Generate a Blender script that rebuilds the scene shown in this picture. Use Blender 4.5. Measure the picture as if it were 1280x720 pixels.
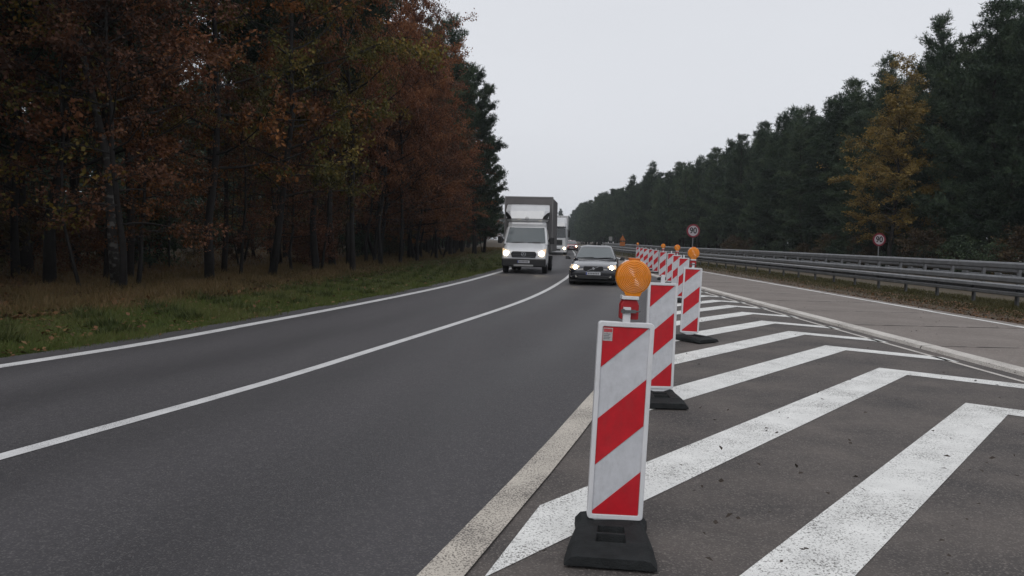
import bpy, bmesh, math, random
import numpy as np
from mathutils import Vector, Matrix

S = bpy.context.scene
for o in list(bpy.data.objects):
    bpy.data.objects.remove(o)
C = S.collection
R = math.radians
random.seed(4)

# ------------------------------------------------------------------ camera
CAM_H, F, PITCH, ROLL = 1.5, 1000.0, R(3.52), R(1.3)
cam_d = bpy.data.cameras.new('camera')
cam = bpy.data.objects.new('camera', cam_d); C.objects.link(cam); S.camera = cam
cam_d.sensor_width = 36.0; cam_d.lens = 36.0 * F / 1280.0
cam_d.clip_start = 0.05; cam_d.clip_end = 6000
fw = Vector((0, math.cos(PITCH), -math.sin(PITCH)))
r0 = Vector((1, 0, 0)); u0 = r0.cross(fw)
rt = r0 * math.cos(ROLL) + u0 * math.sin(ROLL)
up = u0 * math.cos(ROLL) - r0 * math.sin(ROLL)
m = Matrix.Identity(4)
for i in range(3):
    m[i][0], m[i][1], m[i][2] = rt[i], up[i], -fw[i]
m[2][3] = CAM_H
cam.matrix_world = m

def G(px, py, z=0.0):
    """photo pixel (1280x720) -> (x, y) on the plane of height z"""
    d = fw * F + rt * (px - 640) + up * (360 - py)
    t = (z - CAM_H) / d.z
    return d.x * t, d.y * t

# ------------------------------------------------------------------ world, sun, exposure
SUN_EL, SUN_AZ = R(52), R(205)
w = bpy.data.worlds.new('World'); S.world = w; w.use_nodes = True
nt = w.node_tree; nt.nodes.clear()
sky = nt.nodes.new('ShaderNodeTexSky'); sky.sky_type = 'NISHITA'; sky.sun_disc = False
sky.sun_elevation = SUN_EL; sky.sun_rotation = SUN_AZ; sky.dust_density = 5.0; sky.air_density = 1.0
hs = nt.nodes.new('ShaderNodeHueSaturation'); hs.inputs['Saturation'].default_value = 0.10
mx = nt.nodes.new('ShaderNodeMix'); mx.data_type = 'RGBA'; mx.inputs[0].default_value = 0.86
mx.inputs[7].default_value = (6.65, 6.85, 7.3, 1)
tc = nt.nodes.new('ShaderNodeTexCoord')
nz = nt.nodes.new('ShaderNodeTexNoise'); nz.inputs['Scale'].default_value = 1.6; nz.inputs['Detail'].default_value = 4
mp = nt.nodes.new('ShaderNodeMapping'); mp.inputs['Scale'].default_value = (1, 1, 3)
mr = nt.nodes.new('ShaderNodeMapRange'); mr.inputs[3].default_value = 0.95; mr.inputs[4].default_value = 1.05
mu = nt.nodes.new('ShaderNodeMix'); mu.data_type = 'RGBA'; mu.blend_type = 'MULTIPLY'; mu.inputs[0].default_value = 1
bg = nt.nodes.new('ShaderNodeBackground'); bg.inputs['Strength'].default_value = 0.1
ow = nt.nodes.new('ShaderNodeOutputWorld')
L = nt.links.new
L(sky.outputs[0], hs.inputs['Color']); L(hs.outputs[0], mx.inputs[6])
L(tc.outputs['Generated'], mp.inputs[0]); L(mp.outputs[0], nz.inputs['Vector'])
L(nz.outputs['Fac'], mr.inputs[0]); L(mx.outputs[2], mu.inputs[6]); L(mr.outputs[0], mu.inputs[7])
L(mu.outputs[2], bg.inputs['Color']); L(bg.outputs[0], ow.inputs[0])

sd = bpy.data.lights.new('sun', 'SUN'); sd.energy = 0.9; sd.angle = R(40); sd.color = (1, 0.97, 0.93)
so = bpy.data.objects.new('sun', sd); C.objects.link(so)
sv = Vector((math.sin(SUN_AZ) * math.cos(SUN_EL), math.cos(SUN_AZ) * math.cos(SUN_EL), math.sin(SUN_EL)))
so.rotation_euler = sv.to_track_quat('Z', 'Y').to_euler()
S.view_settings.view_transform = 'Standard'; S.view_settings.look = 'None'
S.view_settings.exposure = 0.22; S.view_settings.gamma = 1.0
S.view_settings.use_curve_mapping = False
S.cycles.max_bounces = 8; S.cycles.transparent_max_bounces = 8; S.cycles.volume_bounces = 0

# ------------------------------------------------------------------ materials
MATS = {}
def mat(name, col, rough=0.6, metal=0.0, var=0.0, scale=6.0, bump=0.0, bscale=60.0, coat=0.0, trans=0.0, emis=None, estr=0.0, spec=0.5, sss=0.0, ior=1.45):
    """Principled with optional two-scale noise variation (coordinates in metres) and fine bump"""
    if name in MATS: return MATS[name]
    M = bpy.data.materials.new(name); M.use_nodes = True
    t = M.node_tree; b = t.nodes['Principled BSDF']
    b.inputs['Base Color'].default_value = (*col, 1); b.inputs['Roughness'].default_value = rough
    b.inputs['Metallic'].default_value = metal; b.inputs['Coat Weight'].default_value = coat
    b.inputs['Transmission Weight'].default_value = trans; b.inputs['Specular IOR Level'].default_value = spec
    b.inputs['IOR'].default_value = ior
    if sss: b.inputs['Subsurface Weight'].default_value = sss; b.inputs['Subsurface Scale'].default_value = 0.03
    if emis:
        b.inputs['Emission Color'].default_value = (*emis, 1); b.inputs['Emission Strength'].default_value = estr
    if var or bump:
        c = t.nodes.new('ShaderNodeTexCoord')
    if var:
        n = t.nodes.new('ShaderNodeTexNoise'); n.inputs['Scale'].default_value = scale; n.inputs['Detail'].default_value = 6; n.inputs['Roughness'].default_value = 0.65
        r = t.nodes.new('ShaderNodeMapRange'); r.inputs[1].default_value = 0.3; r.inputs[2].default_value = 0.7
        r.inputs[3].default_value = 1 - var; r.inputs[4].default_value = 1 + var
        x = t.nodes.new('ShaderNodeMix'); x.data_type = 'RGBA'; x.blend_type = 'MULTIPLY'; x.inputs[0].default_value = 1
        x.inputs[6].default_value = (*col, 1)
        t.links.new(c.outputs['Object'], n.inputs['Vector']); t.links.new(n.outputs['Fac'], r.inputs[0])
        t.links.new(r.outputs[0], x.inputs[7]); t.links.new(x.outputs[2], b.inputs['Base Color'])
    if bump:
        n2 = t.nodes.new('ShaderNodeTexNoise'); n2.inputs['Scale'].default_value = bscale; n2.inputs['Detail'].default_value = 3
        bp = t.nodes.new('ShaderNodeBump'); bp.inputs['Strength'].default_value = bump; bp.inputs['Distance'].default_value = 0.01
        t.links.new(c.outputs['Object'], n2.inputs['Vector']); t.links.new(n2.outputs['Fac'], bp.inputs['Height'])
        t.links.new(bp.outputs[0], b.inputs['Normal'])
    MATS[name] = M
    return M

def surf(name, a, b2, stone, sfrac, rough, speck=180.0, big=0.35, bumps=0.5, streak=None, crack=0.0):
    """road surface: aggregate speckle over a base that drifts between a and b2; optional long streaks along the road"""
    M = bpy.data.materials.new(name); M.use_nodes = True
    t = M.node_tree; p = t.nodes['Principled BSDF']; N = t.nodes.new; K = t.links.new
    c = N('ShaderNodeTexCoord')
    n1 = N('ShaderNodeTexNoise'); n1.inputs['Scale'].default_value = big; n1.inputs['Detail'].default_value = 7; n1.inputs['Roughness'].default_value = 0.6
    if streak:
        mp = N('ShaderNodeMapping'); mp.inputs['Scale'].default_value = (1, streak, 1); mp.inputs['Rotation'].default_value = (0, 0, 0.22)
        K(c.outputs['Object'], mp.inputs[0]); K(mp.outputs[0], n1.inputs['Vector'])
    else:
        K(c.outputs['Object'], n1.inputs['Vector'])
    r1 = N('ShaderNodeMapRange'); r1.inputs[1].default_value = 0.32; r1.inputs[2].default_value = 0.68; K(n1.outputs['Fac'], r1.inputs[0])
    x1 = N('ShaderNodeMix'); x1.data_type = 'RGBA'; x1.inputs[6].default_value = (*a, 1); x1.inputs[7].default_value = (*b2, 1); K(r1.outputs[0], x1.inputs[0])
    v = N('ShaderNodeTexVoronoi'); v.inputs['Scale'].default_value = speck; K(c.outputs['Object'], v.inputs['Vector'])
    sp = N('ShaderNodeSeparateColor'); K(v.outputs['Color'], sp.inputs[0])
    r2 = N('ShaderNodeMapRange'); r2.inputs[1].default_value = 1 - sfrac; r2.inputs[2].default_value = 1.0; K(sp.outputs[0], r2.inputs[0])
    x2 = N('ShaderNodeMix'); x2.data_type = 'RGBA'; x2.inputs[7].default_value = (*stone, 1); K(r2.outputs[0], x2.inputs[0]); K(x1.outputs[2], x2.inputs[6])
    n3 = N('ShaderNodeTexNoise'); n3.inputs['Scale'].default_value = 14; n3.inputs['Detail'].default_value = 8; n3.inputs['Roughness'].default_value = 0.8; K(c.outputs['Object'], n3.inputs['Vector'])
    r3 = N('ShaderNodeMapRange'); r3.inputs[1].default_value = 0.3; r3.inputs[2].default_value = 0.7; r3.inputs[3].default_value = 0.82; r3.inputs[4].default_value = 1.16; K(n3.outputs['Fac'], r3.inputs[0])
    x3 = N('ShaderNodeMix'); x3.data_type = 'RGBA'; x3.blend_type = 'MULTIPLY'; x3.inputs[0].default_value = 1; K(x2.outputs[2], x3.inputs[6]); K(r3.outputs[0], x3.inputs[7])
    K(x3.outputs[2], p.inputs['Base Color'])
    p.inputs['Roughness'].default_value = rough
    bp = N('ShaderNodeBump'); bp.inputs['Strength'].default_value = bumps; bp.inputs['Distance'].default_value = 0.004
    K(v.outputs['Distance'], bp.inputs['Height']); K(bp.outputs[0], p.inputs['Normal'])
    MATS[name] = M
    return M

def paint(name, col, under, wear, rough=0.6):
    """road paint worn through to the surface below in specks and patches"""
    M = bpy.data.materials.new(name); M.use_nodes = True
    t = M.node_tree; p = t.nodes['Principled BSDF']; N = t.nodes.new; K = t.links.new
    c = N('ShaderNodeTexCoord')
    n1 = N('ShaderNodeTexNoise'); n1.inputs['Scale'].default_value = 90; n1.inputs['Detail'].default_value = 3; n1.inputs['Roughness'].default_value = 0.7; K(c.outputs['Object'], n1.inputs['Vector'])
    n2 = N('ShaderNodeTexNoise'); n2.inputs['Scale'].default_value = 1.7; n2.inputs['Detail'].default_value = 5; K(c.outputs['Object'], n2.inputs['Vector'])
    ad = N('ShaderNodeMath'); ad.operation = 'MULTIPLY_ADD'; ad.inputs[1].default_value = 0.35; K(n2.outputs['Fac'], ad.inputs[0]); K(n1.outputs['Fac'], ad.inputs[2])
    r = N('ShaderNodeMapRange'); r.inputs[1].default_value = 0.82 - wear; r.inputs[2].default_value = 0.92 - wear; K(ad.outputs[0], r.inputs[0])
    n4 = N('ShaderNodeTexNoise'); n4.inputs['Scale'].default_value = 5; n4.inputs['Detail'].default_value = 6; K(c.outputs['Object'], n4.inputs['Vector'])
    r4 = N('ShaderNodeMapRange'); r4.inputs[1].default_value = 0.3; r4.inputs[2].default_value = 0.7; r4.inputs[3].default_value = 0.86; r4.inputs[4].default_value = 1.06; K(n4.outputs['Fac'], r4.inputs[0])
    x0 = N('ShaderNodeMix'); x0.data_type = 'RGBA'; x0.blend_type = 'MULTIPLY'; x0.inputs[0].default_value = 1; x0.inputs[6].default_value = (*col, 1); K(r4.outputs[0], x0.inputs[7])
    x = N('ShaderNodeMix'); x.data_type = 'RGBA'; x.inputs[7].default_value = (*under, 1); K(r.outputs[0], x.inputs[0]); K(x0.outputs[2], x.inputs[6])
    K(x.outputs[2], p.inputs['Base Color']); p.inputs['Roughness'].default_value = rough
    bp = N('ShaderNodeBump'); bp.inputs['Strength'].default_value = 0.4; bp.inputs['Distance'].default_value = 0.003
    K(n1.outputs['Fac'], bp.inputs['Height']); K(bp.outputs[0], p.inputs['Normal'])
    MATS[name] = M
    return M

def leafmat(name, cols, trans=0.25, rough=0.6):
    """foliage: colour from the per-leaf 'tint' value, drifting a little from tree to tree"""
    M = bpy.data.materials.new(name); M.use_nodes = True
    t = M.node_tree; t.nodes.clear(); N = t.nodes.new; K = t.links.new
    at = N('ShaderNodeAttribute'); at.attribute_name = 'tint'
    oi = N('ShaderNodeObjectInfo')
    a = N('ShaderNodeMath'); a.operation = 'MULTIPLY_ADD'; a.inputs[1].default_value = 0.5; a.inputs[2].default_value = -0.25; K(oi.outputs['Random'], a.inputs[0])
    a2 = N('ShaderNodeMath'); a2.operation = 'ADD'; K(a.outputs[0], a2.inputs[0]); K(at.outputs['Fac'], a2.inputs[1])
    cr = N('ShaderNodeValToRGB'); e = cr.color_ramp.elements
    while len(e) < len(cols): e.new(0.5)
    for i, cc in enumerate(cols):
        e[i].position = i / (len(cols) - 1); e[i].color = (*cc, 1)
    K(a2.outputs[0], cr.inputs[0])
    d = N('ShaderNodeBsdfPrincipled'); d.inputs['Roughness'].default_value = rough; d.inputs['Specular IOR Level'].default_value = 0.25
    tr = N('ShaderNodeBsdfTranslucent'); ms = N('ShaderNodeMixShader'); ms.inputs[0].default_value = trans
    o = N('ShaderNodeOutputMaterial')
    K(cr.outputs[0], d.inputs['Base Color']); K(cr.outputs[0], tr.inputs['Color'])
    K(d.outputs[0], ms.inputs[1]); K(tr.outputs[0], ms.inputs[2]); K(ms.outputs[0], o.inputs[0])
    MATS[name] = M
    return M

ASPH_NEW = surf('asphalt_lane', (0.033, 0.0308, 0.0345), (0.052, 0.0485, 0.053), (0.095, 0.09, 0.09), 0.28, 0.74, speck=130, big=0.45, streak=0.05)
ASPH_OLD = surf('asphalt_old', (0.038, 0.034, 0.034), (0.102, 0.087, 0.079), (0.145, 0.128, 0.118), 0.30, 0.85, speck=120, big=1.1, bumps=0.8)
CONC = surf('concrete_slab', (0.135, 0.115, 0.103), (0.195, 0.170, 0.155), (0.25, 0.222, 0.205), 0.2, 0.9, speck=80, big=0.7)
PW = paint('paint_white', (0.68, 0.68, 0.665), (0.09, 0.085, 0.08), 0.10)
PWC = paint('paint_lane_white', (0.56, 0.56, 0.565), (0.09, 0.088, 0.088), 0.075)
PCR = paint('paint_cream', (0.47, 0.43, 0.375), (0.10, 0.088, 0.078), 0.15)
PJ = paint('paint_joint', (0.54, 0.51, 0.475), (0.2, 0.18, 0.165), 0.12)
GALV = mat('galvanised', (0.185, 0.19, 0.20), 0.55, 0.4, 0.22, 3.0, 0.05, 40)
GALVD = mat('galvanised_dull', (0.10, 0.102, 0.106), 0.65, 0.3, 0.25, 4.0)
RUB = mat('black_rubber', (0.013, 0.0145, 0.0155), 0.78, 0, 0.45, 14.0, 0.6, 140, spec=0.3)
BWHITE = mat('board_white', (0.56, 0.565, 0.585), 0.4, 0, 0.05, 5.0)
BSHEET = mat('reflective_white', (0.47, 0.48, 0.51), 0.38, 0, 0.11, 14.0)
BRED = mat('reflective_red', (0.42, 0.008, 0.016), 0.36, 0, 0.16, 16.0)
def grime(M, amt, sc):
    t = M.node_tree; N = t.nodes.new; K = t.links.new; p = t.nodes['Principled BSDF']; src = p.inputs['Base Color'].links[0].from_socket
    c = N('ShaderNodeTexCoord'); n = N('ShaderNodeTexNoise'); n.inputs['Scale'].default_value = sc; n.inputs['Detail'].default_value = 9; n.inputs['Roughness'].default_value = 0.75
    mp_ = N('ShaderNodeMapping'); mp_.inputs['Scale'].default_value = (1.6, 1.6, 0.5); K(c.outputs['Object'], mp_.inputs[0]); K(mp_.outputs[0], n.inputs['Vector'])
    r = N('ShaderNodeMapRange'); r.inputs[1].default_value = 0.50; r.inputs[2].default_value = 0.74; r.inputs[4].default_value = amt; K(n.outputs['Fac'], r.inputs[0])
    x = N('ShaderNodeMix'); x.data_type = 'RGBA'; x.inputs[7].default_value = (0.085, 0.072, 0.062, 1); K(r.outputs[0], x.inputs[0]); K(src, x.inputs[6]); K(x.outputs[2], p.inputs['Base Color'])
for M_ in (BWHITE, BSHEET, BRED): grime(M_, 0.20, 16)
LRED = mat('lamp_body_red', (0.30, 0.010, 0.014), 0.4, 0, 0.1, 20)
AMBER = mat('amber_lens', (0.60, 0.185, 0.003), 0.2, 0, 0.12, 22.0, 0.0, coat=0.5, sss=0.08)
AMBERD = mat('amber_dark', (0.45, 0.10, 0.006), 0.3)
BLACKP = mat('black_plastic', (0.012, 0.012, 0.013), 0.45)
DARKG = mat('dark_glass', (0.02, 0.026, 0.03), 0.08, 0, coat=0.3, spec=0.9)
WSG = mat('windscreen_glass', (0.055, 0.07, 0.075), 0.06, 0, spec=1.0, coat=0.6)
VWHITE = mat('van_white', (0.55, 0.56, 0.58), 0.3, 0, 0.05, 2.0, coat=0.5)
TARP = mat('grey_tarpaulin', (0.128, 0.122, 0.124), 0.7, 0, 0.10, 1.4, 0.08, 3)
NAVY = mat('navy_paint', (0.014, 0.015, 0.022), 0.22, 0.2, coat=1.0)
RPAINT = mat('dark_red_paint', (0.20, 0.03, 0.03), 0.25, 0.1, coat=0.9)
CHROME = mat('chrome', (0.55, 0.56, 0.58), 0.15, 1.0)
TYRE = mat('tyre', (0.014, 0.014, 0.015), 0.8, 0, 0.2, 30)
RIM = mat('rim', (0.2, 0.2, 0.21), 0.35, 0.8)
PLATE = mat('plate_white', (0.42, 0.43, 0.45), 0.4)
PBLUE = mat('plate_blue', (0.02, 0.04, 0.2), 0.4)
HLAMP = mat('headlamp_lit', (0.9, 0.9, 0.85), 0.2, emis=(1.0, 0.83, 0.58), estr=16.0)
HGLASS = mat('headlamp_glass', (0.30, 0.29, 0.27), 0.1, 0.3, coat=0.6)
HLIT = mat('headlamp_housing_painted_glow', (0.30, 0.28, 0.25), 0.15, 0.2, coat=0.6, emis=(1.0, 0.66, 0.36), estr=0.55)  # weak warm emission stands in for the lamp's light on its housing
SRED = mat('sign_red', (0.15, 0.010, 0.022), 0.4)
SWHITE = mat('sign_white', (0.33, 0.31, 0.335), 0.4)
SBLACK = mat('sign_black', (0.006, 0.006, 0.007), 0.5)
SORANGE = mat('sign_orange', (0.28, 0.09, 0.02), 0.4)
GREYP = mat('grey_print', (0.34, 0.33, 0.33), 0.5, 0, 0.25, 160)
BARK = mat('bark_dark', (0.013, 0.011, 0.010), 0.95, 0, 0.5, 7.0, 0.8, 18)
BARKP = mat('bark_pine', (0.016, 0.012, 0.010), 0.95, 0, 0.5, 6.0, 0.8, 18)
def birchbark():
    M = mat('bark_birch', (0.30, 0.29, 0.27), 0.8)
    t = M.node_tree; p = t.nodes['Principled BSDF']; N = t.nodes.new; K = t.links.new
    c = N('ShaderNodeTexCoord'); mp_ = N('ShaderNodeMapping'); mp_.inputs['Scale'].default_value = (3, 3, 5)
    n = N('ShaderNodeTexNoise'); n.inputs['Scale'].default_value = 1.6; n.inputs['Detail'].default_value = 5
    r = N('ShaderNodeValToRGB'); r.color_ramp.elements[0].position = 0.52; r.color_ramp.elements[0].color = (0.02, 0.017, 0.015, 1)
    r.color_ramp.elements[1].position = 0.62; r.color_ramp.elements[1].color = (0.11, 0.105, 0.097, 1)
    K(c.outputs['Object'], mp_.inputs[0]); K(mp_.outputs[0], n.inputs['Vector']); K(n.outputs['Fac'], r.inputs[0]); K(r.outputs[0], p.inputs['Base Color'])
    return M
BARKB = birchbark()
FLOOR = surf('forest_floor', (0.045, 0.030, 0.018), (0.075, 0.050, 0.026), (0.03, 0.035, 0.012), 0.3, 0.95, speck=14, big=0.8, bumps=1.0)
VERGE = surf('verge_soil', (0.030, 0.036, 0.014), (0.045, 0.044, 0.02), (0.06, 0.045, 0.025), 0.2, 0.95, speck=25, big=0.9, bumps=1.0)
VERGER = surf('median_soil', (0.055, 0.042, 0.027), (0.080, 0.058, 0.036), (0.045, 0.045, 0.02), 0.35, 0.95, speck=22, big=0.9, bumps=1.0)
L_RUST = leafmat('leaves_rust', [(0.050, 0.020, 0.012), (0.125, 0.048, 0.024), (0.205, 0.080, 0.036), (0.27, 0.118, 0.050)])
L_RED = leafmat('leaves_red_brown', [(0.034, 0.016, 0.010), (0.080, 0.034, 0.019), (0.125, 0.050, 0.026), (0.155, 0.075, 0.032)])
L_OLIVE = leafmat('leaves_olive', [(0.042, 0.043, 0.012), (0.10, 0.088, 0.019), (0.17, 0.12, 0.022), (0.23, 0.12, 0.024)])
L_ORANGE = leafmat('leaves_orange', [(0.05, 0.021, 0.009), (0.12, 0.046, 0.015), (0.20, 0.078, 0.021), (0.29, 0.115, 0.028)])
L_YELL = leafmat('leaves_ochre', [(0.045, 0.038, 0.013), (0.115, 0.083, 0.023), (0.185, 0.127, 0.033), (0.255, 0.17, 0.045)])
L_PINE = leafmat('pine_needles', [(0.011, 0.022, 0.014), (0.025, 0.045, 0.026), (0.047, 0.073, 0.039), (0.074, 0.10, 0.05)], trans=0.12)
L_BROWNB = leafmat('leaves_bush_brown', [(0.03, 0.02, 0.012), (0.055, 0.036, 0.018), (0.075, 0.05, 0.022), (0.06, 0.056, 0.02)])
G_GREEN = leafmat('grass_green', [(0.036, 0.054, 0.011), (0.064, 0.090, 0.018), (0.092, 0.115, 0.028), (0.115, 0.11, 0.042)], trans=0.3)
G_DRY = leafmat('grass_dry', [(0.07, 0.056, 0.02), (0.125, 0.088, 0.036), (0.17, 0.118, 0.055), (0.135, 0.068, 0.03)], trans=0.3)
G_LITTER = leafmat('leaf_litter', [(0.05, 0.028, 0.015), (0.09, 0.045, 0.02), (0.13, 0.06, 0.024), (0.15, 0.09, 0.04)], trans=0.05)

# ------------------------------------------------------------------ helpers
class MB:
    def __init__(s): s.v, s.f, s.m = [], [], []
    def add(s, vs, fs, mi=0):
        o = len(s.v); s.v += [tuple(p) for p in vs]; s.f += [[o + i for i in f] for f in fs]; s.m += [mi] * len(fs); return s
    def box(s, x0, x1, y0, y1, z0, z1, mi=0):
        return s.add([(x0,y0,z0),(x1,y0,z0),(x1,y1,z0),(x0,y1,z0),(x0,y0,z1),(x1,y0,z1),(x1,y1,z1),(x0,y1,z1)],
                     [(0,3,2,1),(4,5,6,7),(0,1,5,4),(1,2,6,5),(2,3,7,6),(3,0,4,7)], mi)
    def prism(s, poly, y0, y1, mi=0):
        """polygon of (x, z) extruded along y"""
        n = len(poly)
        return s.add([(x, y0, z) for x, z in poly] + [(x, y1, z) for x, z in poly],
                     [list(range(n)), list(range(2*n-1, n-1, -1))] + [(i, i+n, (i+1) % n + n, (i+1) % n) for i in range(n)], mi)
    def sprism(s, poly, x0, x1, mi=0):
        """polygon of (y, z) extruded along x"""
        n = len(poly)
        return s.add([(x0, y, z) for y, z in poly] + [(x1, y, z) for y, z in poly],
                     [list(range(n)), list(range(2*n-1, n-1, -1))] + [(i, i+n, (i+1) % n + n, (i+1) % n) for i in range(n)], mi)
    def tube(s, pts, rad, sides=6, mi=0, cap=True):
        pts = [Vector(p) for p in pts]; n = len(pts); o = len(s.v)
        if not hasattr(rad, '__len__'): rad = [rad] * n
        for i, p in enumerate(pts):
            d = (pts[min(i+1, n-1)] - pts[max(i-1, 0)]).normalized()
            a = d.orthogonal().normalized() if i == 0 else (a - d * a.dot(d)).normalized()
            b = d.cross(a)
            for k in range(sides):
                t = 2 * math.pi * k / sides
                s.v.append(tuple(p + (a * math.cos(t) + b * math.sin(t)) * rad[i]))
        for i in range(n - 1):
            for k in range(sides):
                k2 = (k + 1) % sides
                s.f.append([o+i*sides+k, o+i*sides+k2, o+(i+1)*sides+k2, o+(i+1)*sides+k]); s.m.append(mi)
        if cap:
            s.f.append([o + k for k in range(sides)][::-1]); s.m.append(mi)
            s.f.append([o + (n-1)*sides + k for k in range(sides)]); s.m.append(mi)
        return s
    def lathe(s, prof, axis, sides=24, mi=0, c=(0,0,0)):
        """profile of (radius, height) about an axis 'y', 'z' or 'x'"""
        o = len(s.v)
        for r_, h in prof:
            for k in range(sides):
                t = 2 * math.pi * k / sides; a, b = r_ * math.cos(t), r_ * math.sin(t)
                p = {'y': (a, h, b), 'z': (a, b, h), 'x': (h, a, b)}[axis]
                s.v.append((p[0]+c[0], p[1]+c[1], p[2]+c[2]))
        for i in range(len(prof) - 1):
            for k in range(sides):
                k2 = (k + 1) % sides
                s.f.append([o+i*sides+k, o+i*sides+k2, o+(i+1)*sides+k2, o+(i+1)*sides+k]); s.m.append(mi)
        s.f.append([o + k for k in range(sides)]); s.m.append(mi)
        s.f.append([o + (len(prof)-1)*sides + k for k in range(sides)]); s.m.append(mi)
        return s
    def loft(s, rings, mi=0, cap=True):
        o = len(s.v); n = len(rings[0])
        for r_ in rings: s.v += [tuple(p) for p in r_]
        for i in range(len(rings) - 1):
            for k in range(n):
                k2 = (k + 1) % n
                s.f.append([o+i*n+k, o+i*n+k2, o+(i+1)*n+k2, o+(i+1)*n+k]); s.m.append(mi)
        if cap:
            s.f.append([o + k for k in range(n)]); s.m.append(mi)
            s.f.append([o + (len(rings)-1)*n + k for k in range(n)]); s.m.append(mi)
        return s
    def mesh(s, name, mats, smooth=False, recalc=True):
        me = bpy.data.meshes.new(name); me.from_pydata(s.v, [], s.f)
        for M in (mats if isinstance(mats, (list, tuple)) else [mats]): me.materials.append(M)
        me.polygons.foreach_set('material_index', s.m)
        if recalc:
            b = bmesh.new(); b.from_mesh(me); bmesh.ops.recalc_face_normals(b, faces=b.faces); b.to_mesh(me); b.free()
        if smooth: me.polygons.foreach_set('use_smooth', [True] * len(me.polygons))
        me.update(); return me
    def build(s, name, mats, parent=None, smooth=False, bevel=0.0, sub=0, recalc=True):
        return link(name, s.mesh(name, mats, smooth, recalc), parent, bevel, sub)

def link(name, me, parent=None, bevel=0.0, sub=0, loc=None, rotz=0.0):
    o = bpy.data.objects.new(name, me); C.objects.link(o); o.parent = parent
    if loc: o.location = loc
    if rotz: o.rotation_euler = (0, 0, rotz)
    if bevel:
        b = o.modifiers.new('bevel', 'BEVEL'); b.width = bevel; b.segments = 2; b.limit_method = 'ANGLE'; b.angle_limit = R(40)
    if sub:
        b = o.modifiers.new('sub', 'SUBSURF'); b.levels = sub; b.render_levels = sub
    return o

def tag(o, label, cat=None, group=None, kind=None):
    if label: o['label'] = label
    if cat: o['category'] = cat
    if group: o['group'] = group
    if kind: o['kind'] = kind
    return o
def thing(name, label, cat, loc=(0,0,0), rotz=0.0, group=None):
    o = bpy.data.objects.new(name, None); C.objects.link(o); o.empty_display_size = 0.2
    o.location = loc; o.rotation_euler = (0, 0, rotz)
    return tag(o, label, cat, group)
def dup(root, loc, rot=(0,0,0), label=None, group=None, scale=None):
    r_ = root.copy(); C.objects.link(r_); r_.location = loc; r_.rotation_euler = rot
    if scale: r_.scale = scale
    if label: r_['label'] = label
    if group: r_['group'] = group
    for ch in list(root.children):
        c = ch.copy(); C.objects.link(c); c.parent = r_
        for g in ch.children:
            d = g.copy(); C.objects.link(d); d.parent = c
    return r_

def spline(pts):
    """smooth x(y) through (x, y) points, straight beyond the ends"""
    ys = np.array([p[1] for p in pts], float); xs = np.array([p[0] for p in pts], float)
    h = np.diff(ys); d = np.diff(xs) / h
    mm = np.zeros(len(xs)); mm[0] = d[0]; mm[-1] = d[-1]
    mm[1:-1] = (d[:-1] * h[1:] + d[1:] * h[:-1]) / (h[1:] + h[:-1])
    def f(y):
        if y <= ys[0]: return float(xs[0] + mm[0] * (y - ys[0]))
        if y >= ys[-1]: return float(xs[-1] + mm[-1] * (y - ys[-1]))
        i = int(np.searchsorted(ys, y) - 1); t = (y - ys[i]) / h[i]
        return float((1+2*t)*(1-t)**2*xs[i] + t*(1-t)**2*h[i]*mm[i] + t*t*(3-2*t)*xs[i+1] + t*t*(t-1)*h[i]*mm[i+1])
    return f

# ------------------------------------------------------------------ road geometry (plan curves read off the photograph's ground plane)
FAR = [(6.4, 82), (9.2, 125), (14.0, 210), (24.0, 420)]
centre = spline([G(0, 573), G(350, 474.5), G(466.7, 438), G(583, 401), G(640, 381.7), G(705, 350), (3.5, 45)] + FAR)
left = spline([G(0, 459), G(160, 434), G(320, 405), G(540, 362), G(627, 339.5), (0.4, 45), (2.9, 82), (5.7, 125), (10.5, 210), (20.5, 420)])
right = spline([G(553, 720), G(697, 560), G(742, 505), (2.05, 12), (3.75, 19.5), (5.35, 28), (6.95, 38), (8.4, 55), (9.9, 82), (12.7, 125), (17.5, 210), (27.5, 420)])
YS = list(np.arange(-6, 60, 1.0)) + list(np.arange(60, 440, 6.0))

def ribbon(name, fa, fb, z, M, ys=YS, parent=None, kind='structure'):
    vs, fs = [], []
    for y in ys: vs += [(fa(y), y, z), (fb(y), y, z)]
    for i in range(len(ys) - 1): fs.append((2*i, 2*i+1, 2*i+3, 2*i+2))
    me = bpy.data.meshes.new(name); me.from_pydata(vs, [], fs); me.materials.append(M); me.update()
    o = link(name, me, parent)
    if parent is None: o['kind'] = kind
    return o

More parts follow.
